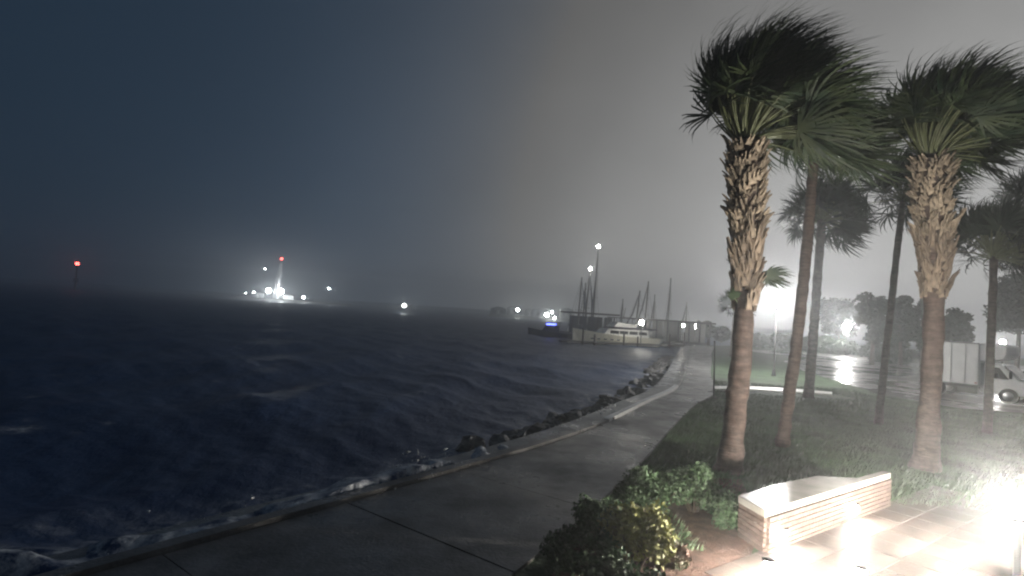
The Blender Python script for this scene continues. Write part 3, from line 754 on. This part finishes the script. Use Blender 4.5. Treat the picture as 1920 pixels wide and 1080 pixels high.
# ------------------------------------------------------------------ bollard flood lamp at the right edge, and two low path lights
fl = at(1910, 955, 7.8)
b_ = thing('flood_lamp', (fl.x, fl.y, -0.01), 'glaring flood lamp on a short post at the right edge of the patio', 'flood lamp')
MB().tube([(0, 0, 0), (0, 0, fl.z - 0.12)], 0.045, 10).build('post', 'black_metal', b_, True)
MB().tube([(0, 0, fl.z - 0.14), (0, 0, fl.z - 0.10)], [0.09, 0.11], 14).build('collar', 'black_metal', b_, True)
MB().ball((0, 0, fl.z), 0.105, 16, 10).build('globe', 'lamp_flood', b_, True)
for px, py, lab in ((1442, 1078, 'low path light by the near corner of the planter'), (1612, 1092, 'low path light at the bottom edge right of the planter lamps')):
    p = gp(px, py + 22, 0); s_ = thing('path_light', (p.x, p.y, 0.015), lab, 'path light', 'low path lights on the patio')
    MB().tube([(0, 0, 0), (0, 0, 0.2)], 0.03, 10).build('stem', 'black_metal', s_, True)
    MB().ball((0, 0, 0.25), 0.065, 14, 8).build('globe', 'lamp_path', s_, True)
    MB().tube([(0, 0, 0.31), (0, 0, 0.33)], [0.10, 0.03], 14).build('hood', 'black_metal', s_, True)

# ------------------------------------------------------------------ street lamps
def street_lamp(bx, lx, ly, Y, r, label, m='lamp_white'):
    p = at(lx, ly, Y); b = Vector((p.x, Y, -0.02)); H_ = p.z
    s_ = thing('street_lamp', b, label, 'street lamp', 'street lamps in the park')
    MB().tube([(0, 0, 0), (0, 0, .25), (0, 0, .5), (0, 0, H_ - r - .1)], [.16, .13, .065, .05], 10).build('post', 'black_metal', s_, True)
    MB().tube([(0, 0, H_ - r - .14), (0, 0, H_ - r * .7)], [.06, .30], 14).build('collar', 'black_metal', s_, True)
    MB().ball((0, 0, H_), r, 18, 12).build('globe', m, s_, True)
    MB().tube([(0, 0, H_ + r * .82), (0, 0, H_ + r * 1.05), (0, 0, H_ + r * 1.2)], [.18, .10, .02], 12).build('finial', 'black_metal', s_, True)
street_lamp(1447, 1457, 566, 38, 0.42, 'brightest street lamp, glowing globe between the big shaggy palm and the slim leaning palm')
street_lamp(1585, 1588, 612, 80, 0.50, 'middle street lamp glowing in front of the round bushy tree', 'lamp_far')
street_lamp(1878, 1880, 641, 62, 0.26, 'right street lamp glowing above the truck cab', 'lamp_far')

def post(px, py, top, r, label, name='signpost'):
    b = gp(px, py); t = at(px + 2, top, b.y)
    s_ = thing(name, (b.x, b.y, -0.02), label, 'post')
    MB().tube([(0, 0, 0), (t.x - b.x, 0, t.z)], r, 8).build('pole', 'black_metal', s_, True)
    MB().box((0, 0, 0.03), (.2, .2, .05)).build('base_plate', 'black_metal', s_)
    MB().ball((t.x - b.x, 0, t.z), r * 1.5, 8, 5).build('finial', 'black_metal', s_, True)
post(1338, 746, 640, 0.035, 'thin dark post at the path edge where the pale strip begins')

# ------------------------------------------------------------------ vehicles
def wheel(parent, x, y, r, w):
    t = MB(); t.tube([(x, y - w / 2, r), (x, y - w / 2 + .03, r), (x, y + w / 2 - .03, r), (x, y + w / 2, r)], [r * .9, r, r, r * .9], 22)
    o = t.build('wheel', 'tyre', parent, True)
    MB().tube([(x, y - w / 2 - .012, r), (x, y + w / 2 + .012, r)], r * .56, 16).build('rim', 'rim', o, True)
    return o
def box_truck(loc, rz):
    t = thing('box_truck', loc, 'white box truck parked behind the right shaggy palm', 'truck', rz=rz)
    # x forward, y left; near side is -y
    MB().box((0.85, 0, 1.95), (2.5, 2.25, 2.35)).build('cargo_box', 'truck_white', t, bevel=0.04)
    MB().side([(2.1, 2.1), (3.1, 2.35), (3.25, 2.6), (3.25, 3.02), (3.15, 3.1), (2.1, 3.1)], -1.1, 1.1).build('box_overhang', 'truck_white', t, bevel=0.04)
    MB().side([(2.13, 0.5), (4.55, 0.5), (4.6, 1.1), (3.75, 1.3), (3.05, 2.05), (2.13, 2.08)], -0.98, 0.98).build('cab', 'truck_white', t, bevel=0.05)
    for s in (-1, 1):
        d_ = MB().side([(2.3, 0.62), (3.45, 0.62), (3.5, 1.25), (3.0, 1.95), (2.3, 1.97)], s * 0.985 - .012, s * 0.985 + .012).build('door', 'truck_white', t, bevel=0.01)
        MB().side([(2.38, 1.3), (3.36, 1.3), (2.95, 1.88), (2.38, 1.9)], s * 1.0 - .012, s * 1.0 + .012).build('window', 'dark_glass', d_)
        MB().box((3.45, s * 1.13, 1.55), (0.10, 0.22, 0.40)).build('mirror', 'black_metal', t, bevel=0.02)
    w_ = MB(); w_.v = [(3.10, -.85, 2.0), (3.10, .85, 2.0), (3.78, .85, 1.34), (3.78, -.85, 1.34)]; w_.f = [(0, 1, 2, 3)]; w_.v = [(x + .012, y, z + .012) for x, y, z in w_.v]
    o = w_.build('windshield', 'dark_glass', t); so = o.modifiers.new('s', 'SOLIDIFY'); so.thickness = 0.015
    MB().box((4.62, 0, 0.55), (0.12, 1.9, 0.22)).build('bumper', 'grey_metal', t, bevel=0.03)
    MB().box((1.2, 0, 0.66), (3.1, 0.9, 0.16)).build('chassis', 'black_metal', t)
    for s in (-1, 1):
        MB().box((4.59, s * .75, .95), (.05, .3, .18)).build('headlight', 'grey_metal', t, bevel=0.02)
        MB().box((0.85, s * 1.135, 0.80), (2.5, 0.02, 0.07)).build('side_rail', 'grey_metal', t)
        for x in (0.15, 3.35): wheel(t, x, s * 0.9, 0.42, 0.26)
    for s in (-1, 1):
        for x in (0.2, 0.85, 1.5): MB().box((x, s * 1.128, 1.95), (0.035, 0.012, 2.2)).build('seam', 'truck_grey', t)
        MB().box((0.85, s * 1.13, 3.09), (2.5, 0.03, 0.06)).build('top_rail', 'grey_metal', t)
        for x in (-0.3, 2.0): MB().box((x, s * 1.145, 0.95), (0.1, 0.02, 0.05)).build('marker_light', 'truck_red', t)
        MB().box((2.5, s * 1.0, 1.18), (0.16, 0.03, 0.04)).build('door_handle', 'black_metal', t)
    MB().box((4.63, 0, 0.92), (0.05, 1.1, 0.28)).build('grille', 'black_metal', t, bevel=0.02)
    MB().box((1.6, -0.95, 0.55), (0.9, 0.3, 0.4)).build('tool_box', 'black_metal', t, bevel=0.02)
    for z in (0.95, 1.5, 2.05, 2.6): MB().box((-0.42, 0, z + 0.1), (0.03, 2.0, 0.5)).build('rear_door_panel', 'truck_grey', t, bevel=0.008)
q = gp(1833, 752); TRZ = math.radians(-56)
box_truck((q.x - (2.1 * math.cos(TRZ) + 1.125 * math.sin(TRZ)), q.y - (2.1 * math.sin(TRZ) - 1.125 * math.cos(TRZ)), 0.02), TRZ)

# ------------------------------------------------------------------ marina
def lamp_ball(parent, p, r, m, name='lamp'): return MB().ball(p, r, 8, 6).build(name, m, parent, True)
def hull(parent, Lh, bw, free, m, sheer=0.35, zb=-0.35):
    """boat hull along +x, bow at +x; lofted sections"""
    b = MB(); n = 12
    for i in range(n + 1):
        t = i / n; x = -Lh / 2 + Lh * t; w = bw / 2 * (1 - max(0, (t - 0.45) / 0.55) ** 2.2) * (0.88 + 0.12 * min(1, t * 4)); w = max(w, 0.02)
        zt = free + sheer * max(0, t - 0.3) ** 1.5 * 1.7; fl = 0.45 * (t > 0.5) * (t - 0.5)
        b.v += [(x - fl * 0.8, 0, zb), (x - fl * .6, w * (0.62 - fl * .6), zb + 0.25), (x, w, zt), (x, 0, zt + 0.04), (x, -w, zt), (x - fl * .6, -w * (0.62 - fl * .6), zb + 0.25)]
    for i in range(n):
        for k in range(6):
            k2 = (k + 1) % 6; b.f.append((i * 6 + k, i * 6 + 6 + k, i * 6 + 6 + k2, i * 6 + k2))
    b.f.append(tuple(range(6))); b.f.append(tuple(6 * n + k for k in reversed(range(6))))
    return b.build('hull', m, parent)
def yacht():
    a = gp(1072, 643, WATER_Z); c = gp(1226, 651, WATER_Z)
    mid = (a + c) / 2; d = a - c
    t = thing('motor_yacht', (mid.x, mid.y, WATER_Z), 'cream white motor yacht moored in front of the marina masts', 'yacht', rz=math.atan2(d.y, d.x))
    Lh = d.length
    hull(t, Lh, 4.2, 1.35, 'boat_cream', 0.8)
    MB().side([(-Lh * .36, 1.35), (Lh * .20, 1.4), (Lh * .13, 2.35), (-Lh * .36, 2.5)], -1.5, 1.5).build('deckhouse', 'boat_white', t, bevel=0.05)
    MB().side([(-Lh * .46, 2.50), (Lh * .10, 2.42), (Lh * .06, 2.72), (-Lh * .46, 2.72)], -1.7, 1.7).build('flybridge_deck', 'canvas', t, bevel=0.03)
    MB().side([(-Lh * .22, 2.72), (Lh * .06, 2.72), (Lh * .01, 3.4), (-Lh * .22, 3.2)], -1.25, 1.25).build('flybridge', 'boat_white', t, bevel=0.05)
    MB().box((-Lh * .12, 0, 4.05), (Lh * .34, 2.7, .12)).build('hardtop', 'canvas', t, bevel=0.03)
    for x in (-Lh * .27, Lh * .02):
        for s in (-1, 1): MB().tube([(x, s * 1.2, 2.7), (x + .1, s * 1.2, 4.02)], .04, 6).build('hardtop_post', 'spar', t)
    for s in (-1, 1):
        for k in range(4): MB().box((-Lh * .29 + k * Lh * .115, s * 1.505, 1.95), (Lh * .10, .03, .45)).build('window', 'dark_glass', t)
        for k in range(5): MB().box((Lh * (.02 + .07 * k), s * (1.98 - .22 * k), 0.85), (.45, .06, .16), rz=-s * 0.16 * (k > 1)).build('porthole', 'dark_glass', t)
        r_ = MB(); n = 8; prev = None
        for k in range(n):
            x = Lh * (.02 + .06 * k); y = s * (1.98 * (1 - max(0, (k / 7 * .42 + .07) / .55) ** 2.2)); z = 1.5 + .05 * k
            r_.tube([(x, y, z - .1), (x, y, z + .65)], .02, 5)
            if prev: r_.tube([prev, (x, y, z + .65)], .02, 5)
            prev = (x, y, z + .65)
        r_.build('bow_rail', 'spar', t)
    MB().tube([(-Lh * .1, 0, 4.1), (-Lh * .12, 0, 5.6)], [.06, .03], 6).build('radar_mast', 'spar', t)
    MB().box((-Lh * .49, 0, .35), (.5, 3.6, .12)).build('swim_platform', 'dock_wood', t)
yacht()
def sailboat(px, ty, Y, label, Lh=10.5, light=False, rz=1.35, navy=False, lean=0.0):
    top = at(px, ty, Y); t = thing('sailboat', (top.x - lean, Y, WATER_Z), label, 'sailboat', 'sailboats in the marina', rz=rz)
    Hm = top.z - WATER_Z
    hull(t, Lh, 3.2, 1.0, 'boat_navy' if navy else 'boat_white', 0.4)
    MB().side([(-Lh * .2, 1.0), (Lh * .22, 1.05), (Lh * .15, 1.5), (-Lh * .2, 1.55)], -.95, .95).build('cabin', 'boat_white', t, bevel=.05)
    for s in (-1, 1): MB().box((0, s * .955, 1.3), (Lh * .22, .03, .18)).build('window', 'dark_glass', t)
    lx, ly = lean * math.cos(-rz), lean * math.sin(-rz)
    MB().tube([(0, 0, 1.0), (lx, ly, Hm)], [.17, .12], 8).build('mast', 'spar', t, True)
    MB().tube([(0, 0, 2.1), (-Lh * .38, 0, 2.2)], .06, 6).build('boom', 'spar', t, True)
    MB().tube([(-.1, 0, 2.3), (-Lh * .2, 0, 2.42), (-Lh * .37, 0, 2.3)], [.17, .2, .1], 7).build('furled_sail', 'sail', t, True)
    for x in (Lh * .48, -Lh * .47): MB().tube([(x, 0, 1.1), (lx, ly, Hm - .2)], .02, 4).build('stay', 'spar', t)
    MB().tube([(Lh * .46, 0, 1.6), (Lh * .22 + lx, ly, Hm * .55), (lx * .9 + .25, ly, Hm * .92)], [.10, .13, .04], 6).build('furled_jib', 'sail', t, True)
    for z in (.45, .72):
        MB().box((lx * z, ly * z, Hm * z), (.05, 1.7 * (1 - z * .5), .05)).build('spreader', 'spar', t)
    for s in (-1, 1): MB().tube([(0, s * 1.5, 1.0), (lx * .45, s * .6, Hm * .45), (lx, ly, Hm - .3)], .018, 4).build('shroud', 'spar', t)
    if light: lamp_ball(t, (lx, ly, Hm + .2), 0.28, 'lamp_mast', 'masthead_lamp')
sailboat(1122, 464, 100, 'sailboat carrying the highest masthead light of the marina', 14, True, 1.5, lean=0.25)
sailboat(1107, 506, 96, 'sailboat carrying the lower of the two masthead lights', 12, True, 1.2, True, lean=0.5)
sailboat(1091, 520, 104, 'dark masted sailboat left of the two masthead lights', 12, False, 1.1, True, lean=0.3)
sailboat(1098, 530, 110, 'dark masted sailboat between the two left masts of the marina', 12, False, 1.3, True, lean=0.1)
sailboat(1200, 545, 92, 'sailboat with the short leaning mast left of the boathouse', 9, False, 1.9, lean=0.5)
sailboat(1216, 527, 98, 'sailboat with the darkest mast just left of the boathouse roof', 11, False, 1.7, lean=0.3)
sailboat(1258, 521, 108, 'sailboat with the tallest mast rising behind the boathouse', 11, False, 1.4, True, lean=0.2)
sailboat(1228, 552, 120, 'pale far sailboat between two dark masts', 9, False, 1.5)
sailboat(1168, 560, 130, 'faint far sailboat behind the motor yacht', 9, False, 1.5)
sailboat(1288, 566, 128, 'faint far sailboat at the right end of the boathouse', 9, False, 1.6)

def small_boat():
    p = gp(1030, 632, WATER_Z); t = thing('motorboat', (p.x, p.y, WATER_Z), 'dark motorboat with a blue light left of the motor yacht', 'motorboat', rz=math.pi - 0.15)
    hull(t, 7.5, 2.5, 0.9, 'boat_navy', 0.5)
    MB().side([(-1.6, .9), (1.4, .95), (.7, 1.9), (-1.5, 2.0)], -.95, .95).build('cabin', 'boat_navy', t, bevel=.05)
    MB().box((-.6, 0, 2.55), (2.6, 2.0, .08)).build('canopy', 'canvas', t)
    for x in (-1.6, .4):
        for s in (-1, 1): MB().tube([(x, s * .85, 1.0), (x, s * .85, 2.52)], .03, 5).build('canopy_post', 'spar', t)
    for s in (-1, 1): MB().box((-.3, s * .955, 1.5), (1.6, .03, .4)).build('window', 'dark_glass', t)
    MB().box((-.2, 1.08, 2.2), (1.5, .10, .22)).build('light_strip', 'lamp_blue', t); MB().box((-.2, -1.08, 2.2), (1.5, .10, .22)).build('light_strip', 'lamp_blue', t)
small_boat()

# floating pier and pilings
pr = gp(1055, 646, WATER_Z); pe = gp(1335, 655, WATER_Z)
pier = thing('pier', (0, 0, 0), 'low dark wooden pier running past the motor yacht to shore', 'pier')
d = (pe - pr); n_ = 26; a_ = math.atan2(d.y, d.x)
plk = MB().box((0, 0, 0), (d.length / n_ * 0.97, 1.8, 0.08)).mesh('plank_bay'); plk.materials.append(MATS['dock_wood'])
for k in range(n_):
    c = pr + d * ((k + .5) / n_); o = link_mesh('plank_bay', plk, None, pier); o.location = (c.x, c.y, -0.28); o.rotation_euler = (0, 0, a_)
for s in (-.85, .85):
    c = pr + d * .5; MB().box((c.x - math.sin(a_) * s, c.y + math.cos(a_) * s, -.42), (d.length, .12, .2), rz=a_).build('beam', 'dock_wood', pier)
pilm = MB().tube([(0, 0, -2.2), (0, 0, 1.5)], [.14, .12], 9).mesh('shaft'); pilm.materials.append(MATS['wood'])
capm = MB().tube([(0, 0, 1.5), (0, 0, 1.6)], [.135, .02], 9).mesh('cap'); capm.materials.append(MATS['wall_dark'])
for k, (px, dz) in enumerate(((1078, .5), (1097, -.5), (1147, .0), (1172, -.6), (1232, .2), (1262, .6), (1312, -.4))):
    p = gp(px, 652, WATER_Z); t_ = (px - 1055) / 280; c = pr + d * t_ + Vector((math.sin(a_), -math.cos(a_), 0)) * 1.12
    r_ = thing('mooring_pile', (c.x, c.y, WATER_Z), 'dark wooden mooring pile standing along the pier', 'pile', 'mooring piles along the pier'); r_.location.z = dz * .8 - 0.35
    for nm, me in (('shaft', pilm), ('cap', capm)): link_mesh(nm, me, None, r_)
def boathouse(a, c, label, n=9, hgt=3.55, wall='wall_pale'):
    d = c - a; Lb = d.length
    t = thing('boathouse', (a.x, a.y, -.25), label, 'boathouse', rz=math.atan2(d.y, d.x))
    MB().box((Lb / 2, 3, .0), (Lb, 6, .3)).build('floor', 'dock_wood', t)
    MB().box((Lb / 2, 3, hgt), (Lb + 1.2, 7, .28)).build('roof', 'roof_sheet', t, bevel=.03)
    pm = MB().box((0, 0, 1.78), (Lb / n * .93, .08, 3.2)).mesh('wall_panel'); pm.materials.append(MATS[wall])
    for k in range(n):
        o = link_mesh('wall_panel', pm, None, t); o.location = (Lb * (k + .5) / n, 1.4 if k % 3 else 2.2, 0)
    ps = MB().box((0, 0, 1.78), (.18, .18, 3.26)).mesh('post'); ps.materials.append(MATS['wall_dark'])
    for k in range(n + 1):
        o = link_mesh('post', ps, None, t); o.location = (Lb * k / n + (0.1 if k == 0 else -.1 if k == n else 0), .12, 0)
a = gp(1226, 650, WATER_Z); c = gp(1338, 650, WATER_Z); a.y += 6; c.y = a.y + 4; c.x = at(1332, 640, c.y).x
boathouse(a, c, 'long low grey boathouse with flat dark roof at the shore end of the pier', 6)
boathouse(Vector((at(1072, 620, 93).x, 93, 0)), Vector((at(1152, 620, 94).x, 94, 0)), 'covered boat slip with dark roof rising behind the motor yacht bow', 5, 3.9, 'sail')
def dock_lamp(px, py, Y, r, label, m='lamp_dock', name='dock_lamp', cat='lamp', grp='lamps around the marina', base=-0.3):
    p = at(px, py, Y); t = thing(name, (p.x, Y, base), label, cat, grp)
    MB().tube([(0, 0, -.1), (0, 0, p.z - base - r * .6)], .07, 7).build('post', 'spar', t)
    MB().tube([(0, 0, p.z - base - r), (0, 0, p.z - base - r * .6)], [.09, r * .7], 8).build('collar', 'spar', t)
    lamp_ball(t, (0, 0, p.z - base), r, m)
dock_lamp(1203, 605, 77.5, .34, 'dock lamp shining left of the boathouse under the dark mast')
dock_lamp(1281, 610, 112, .30, 'small dock lamp over the middle of the boathouse roof')
dock_lamp(1305, 612, 110, .42, 'bright dock lamp over the right end of the boathouse roof')
dock_lamp(1240, 607, 118, .22, 'faint dock lamp just left of the middle of the boathouse')
dock_lamp(1352, 628, 110, .2, 'tiny dock lamp left of the small distant palm', base=0.0)

# far breakwater with sheds
def mound(name, pts, w, h_, label, cat):
    p0 = Vector((pts[0][0], pts[0][1], WATER_Z)); t = thing(name, p0, label, cat)
    b = MB(); rr = random.Random(5); n = 0
    P_ = cur(pts, 6)
    for i, p in enumerate(P_):
        k = 1 if 0 < i < len(P_) - 1 else 0.25
        for s, z in ((-1, -.8), (-.55, h_ * .7), (0, h_), (.55, h_ * .7), (1, -.8)):
            b.v.append((p.x - p0.x + rr.uniform(-.4, .4), p.y - p0.y + s * w / 2, z * k * rr.uniform(.8, 1.15)))
    for i in range(len(P_) - 1):
        for k in range(4): b.f.append((i * 5 + k, i * 5 + 5 + k, i * 5 + 6 + k, i * 5 + 1 + k))
    b.build('rubble', 'rock', t); return t
def XY(px, Y): return (at(px, 590, Y).x, Y)
mound('breakwater', [XY(915, 330), XY(960, 325), XY(1010, 320), XY(1075, 300)], 16, 2.2, 'dark low breakwater below the lit marina sheds', 'breakwater')
def shed(px, Y, w, dep, h_, label, m='wall_dark', roof=0.9):
    x, y = XY(px, Y); t = thing('harbour_shed', (x, y, 0.6), label, 'shed', 'sheds on the breakwater')
    MB().box((0, 0, h_ / 2), (w, dep, h_)).build('wall', m, t)
    MB().side([(-w / 2 - .4, h_), (w / 2 + .4, h_), (w * .1, h_ + roof), (-w * .1, h_ + roof)], -dep / 2 - .4, dep / 2 + .4).build('roof', 'roof_sheet', t)
    for k in (-1, 1): MB().box((k * w * .25, -dep / 2 - .02, h_ * .55), (w * .16, .06, h_ * .4)).build('window', 'dark_glass', t)
    MB().box((0, -dep / 2 - .02, h_ * .35), (w * .14, .08, h_ * .7)).build('door', 'wall_pale', t)
shed(934, 328, 9, 6, 3.4, 'leftmost dark shed on the breakwater', roof=1.2)
shed(958, 326, 5, 5, 4.2, 'narrow shed just left of the first breakwater lamp', 'wall_dark')
shed(992, 322, 4.5, 5, 4.0, 'small tall shed in the middle of the breakwater')
shed(1018, 318, 12, 7, 4.0, 'widest shed on the breakwater, below the glowing greenish lamp', 'wall_dark', 1.6)
shed(1062, 305, 7, 6, 5.2, 'rightmost tall shed on the breakwater before the masts', 'wall_pale')
dock_lamp(971, 581, 316, .95, 'breakwater lamp standing over the gap left of the middle shed', 'lamp_shore', grp='lamps on the breakwater', base=.4)
dock_lamp(1025, 590, 308, 1.2, 'brightest greenish breakwater lamp in front of the widest shed', 'lamp_shore', grp='lamps on the breakwater', base=.4)
dock_lamp(1035, 585.5, 309, .7, 'small breakwater lamp right beside the brightest one', 'lamp_shore', grp='lamps on the breakwater', base=.4)
dock_lamp(1040, 596, 300, .7, 'low breakwater lamp below and right of the brightest one', 'lamp_shore', grp='lamps on the breakwater', base=-.4)
dock_lamp(758, 573, 240, .75, 'lone white channel light far out on dark water', 'lamp_shore', 'channel_light', 'channel light', None, base=-1.6)

# lit islet with light tower, and red beacons
mound('islet', [XY(430, 382), XY(480, 380), XY(530, 378), XY(590, 376), XY(660, 372)], 14, 1.6, 'low rocky islet lit white by floodlights far out on the left', 'islet')
tw = at(520, 545, 378); tt = at(525, 485, 378)
t = thing('light_tower', (tw.x, 378, 0.5), 'tall lit light tower with red lamp on the far islet', 'tower')
for sx, sy in ((-1, -1), (1, -1), (1, 1), (-1, 1)):
    MB().tube([(sx * 1.7, sy * 1.7, 0), (sx * .55 + 1.0, sy * .55, tt.z - 3.5)], [.28, .2], 6).build('leg', 'tower_white', t)
MB().tube([(0, 0, 0), (1.0, 0, tt.z - 3.5)], [.8, .55], 10).build('column', 'tower_white', t, True)
MB().box((1.0, 0, tt.z - 3.2), (3.2, 3.2, .35)).build('gallery', 'wall_dark', t)
for k in range(1, 5):
    z = (tt.z - 3.5) * k / 5; MB().box((1.0 * k / 5, 0, z), (3.0 - k * .35, 3.0 - k * .35, .2)).build('brace', 'tower_white', t)
MB().tube([(1.0, 0, tt.z - 3), (1.0, 0, tt.z - .8)], .5, 8).build('lantern_post', 'wall_dark', t)
lamp_ball(t, (1.0, 0, tt.z - .5), .95, 'lamp_red', 'red_lamp')
def station(px, Y, w, label):
    x, y = XY(px, Y); t = thing('islet_hut', (x, y, 0.6), label, 'hut', 'huts on the islet')
    MB().box((0, 0, 1.5), (w, 4, 3)).build('wall', 'tower_white', t)
    MB().side([(-w / 2 - .3, 3), (w / 2 + .3, 3), (0, 4)], -2.3, 2.3).build('roof', 'roof_sheet', t)
    MB().box((0, -2.02, 1.2), (.9, .06, 2.1)).build('door', 'wall_dark', t)
    MB().box((w * .3, -2.02, 1.8), (.8, .06, .8)).build('window', 'dark_glass', t)
station(487, 381, 5, 'white hut at the left of the islet floodlights'); station(540, 380, 7, 'white hut at the right of the islet floodlights')
for px, py, r, lab in ((504, 545, 1.7, 'left of the two glaring floodlights on the islet'), (527, 546.5, 1.8, 'right of the two glaring floodlights on the islet'), (461, 549, .45, 'small dim light at the left tip of the islet'), (476, 548, .5, 'small light just left of the islet floodlights'), (569, 557.5, .8, 'low light near the right end of the islet'), (617, 541, .62, 'single light on a pole right of the islet'), (497, 504, .42, 'faint light high up left of the tower')):
    dock_lamp(px, py, 370, r, lab, 'lamp_island', 'islet_floodlight', 'floodlight', 'lights on the islet', base=0.2)
bp_ = at(145, 493, 290); t = thing('beacon_pile', (bp_.x, 290, WATER_Z), 'lone red beacon light on a tall pile far left', 'beacon')
MB().tube([(0, 0, -2), (0, 0, bp_.z - WATER_Z - 1)], [.5, .35], 8).build('pile', 'black_metal', t, True)
MB().box((0, 0, 5), (2.6, .2, 2.0)).build('day_mark', 'wall_dark', t)
MB().box((0, 0, bp_.z - WATER_Z - 1.3), (1.8, 1.8, .2)).build('platform', 'black_metal', t)
lamp_ball(t, (0, 0, bp_.z - WATER_Z - .4), .95, 'lamp_red', 'red_lamp')

# ------------------------------------------------------------------ the rainy air
hz = MB().box((-50, 240, 13.0), (900, 700, 32.0)).build('haze', None)
hm = bpy.data.materials.new('haze'); hm.use_nodes = True; ht = hm.node_tree; ht.nodes.clear()
ho = ht.nodes.new('ShaderNodeOutputMaterial'); pv = ht.nodes.new('ShaderNodeVolumePrincipled')
pv.inputs['Color'].default_value = (0.92, 0.95, 0.98, 1); pv.inputs['Density'].default_value = HAZE_DENSITY; pv.inputs['Anisotropy'].default_value = HAZE_G
ht.links.new(pv.outputs[0], ho.inputs['Volume']); hz.data.materials.append(hm)
tag(hz, 'thin rainy haze filling the night air', 'haze', kind='stuff')
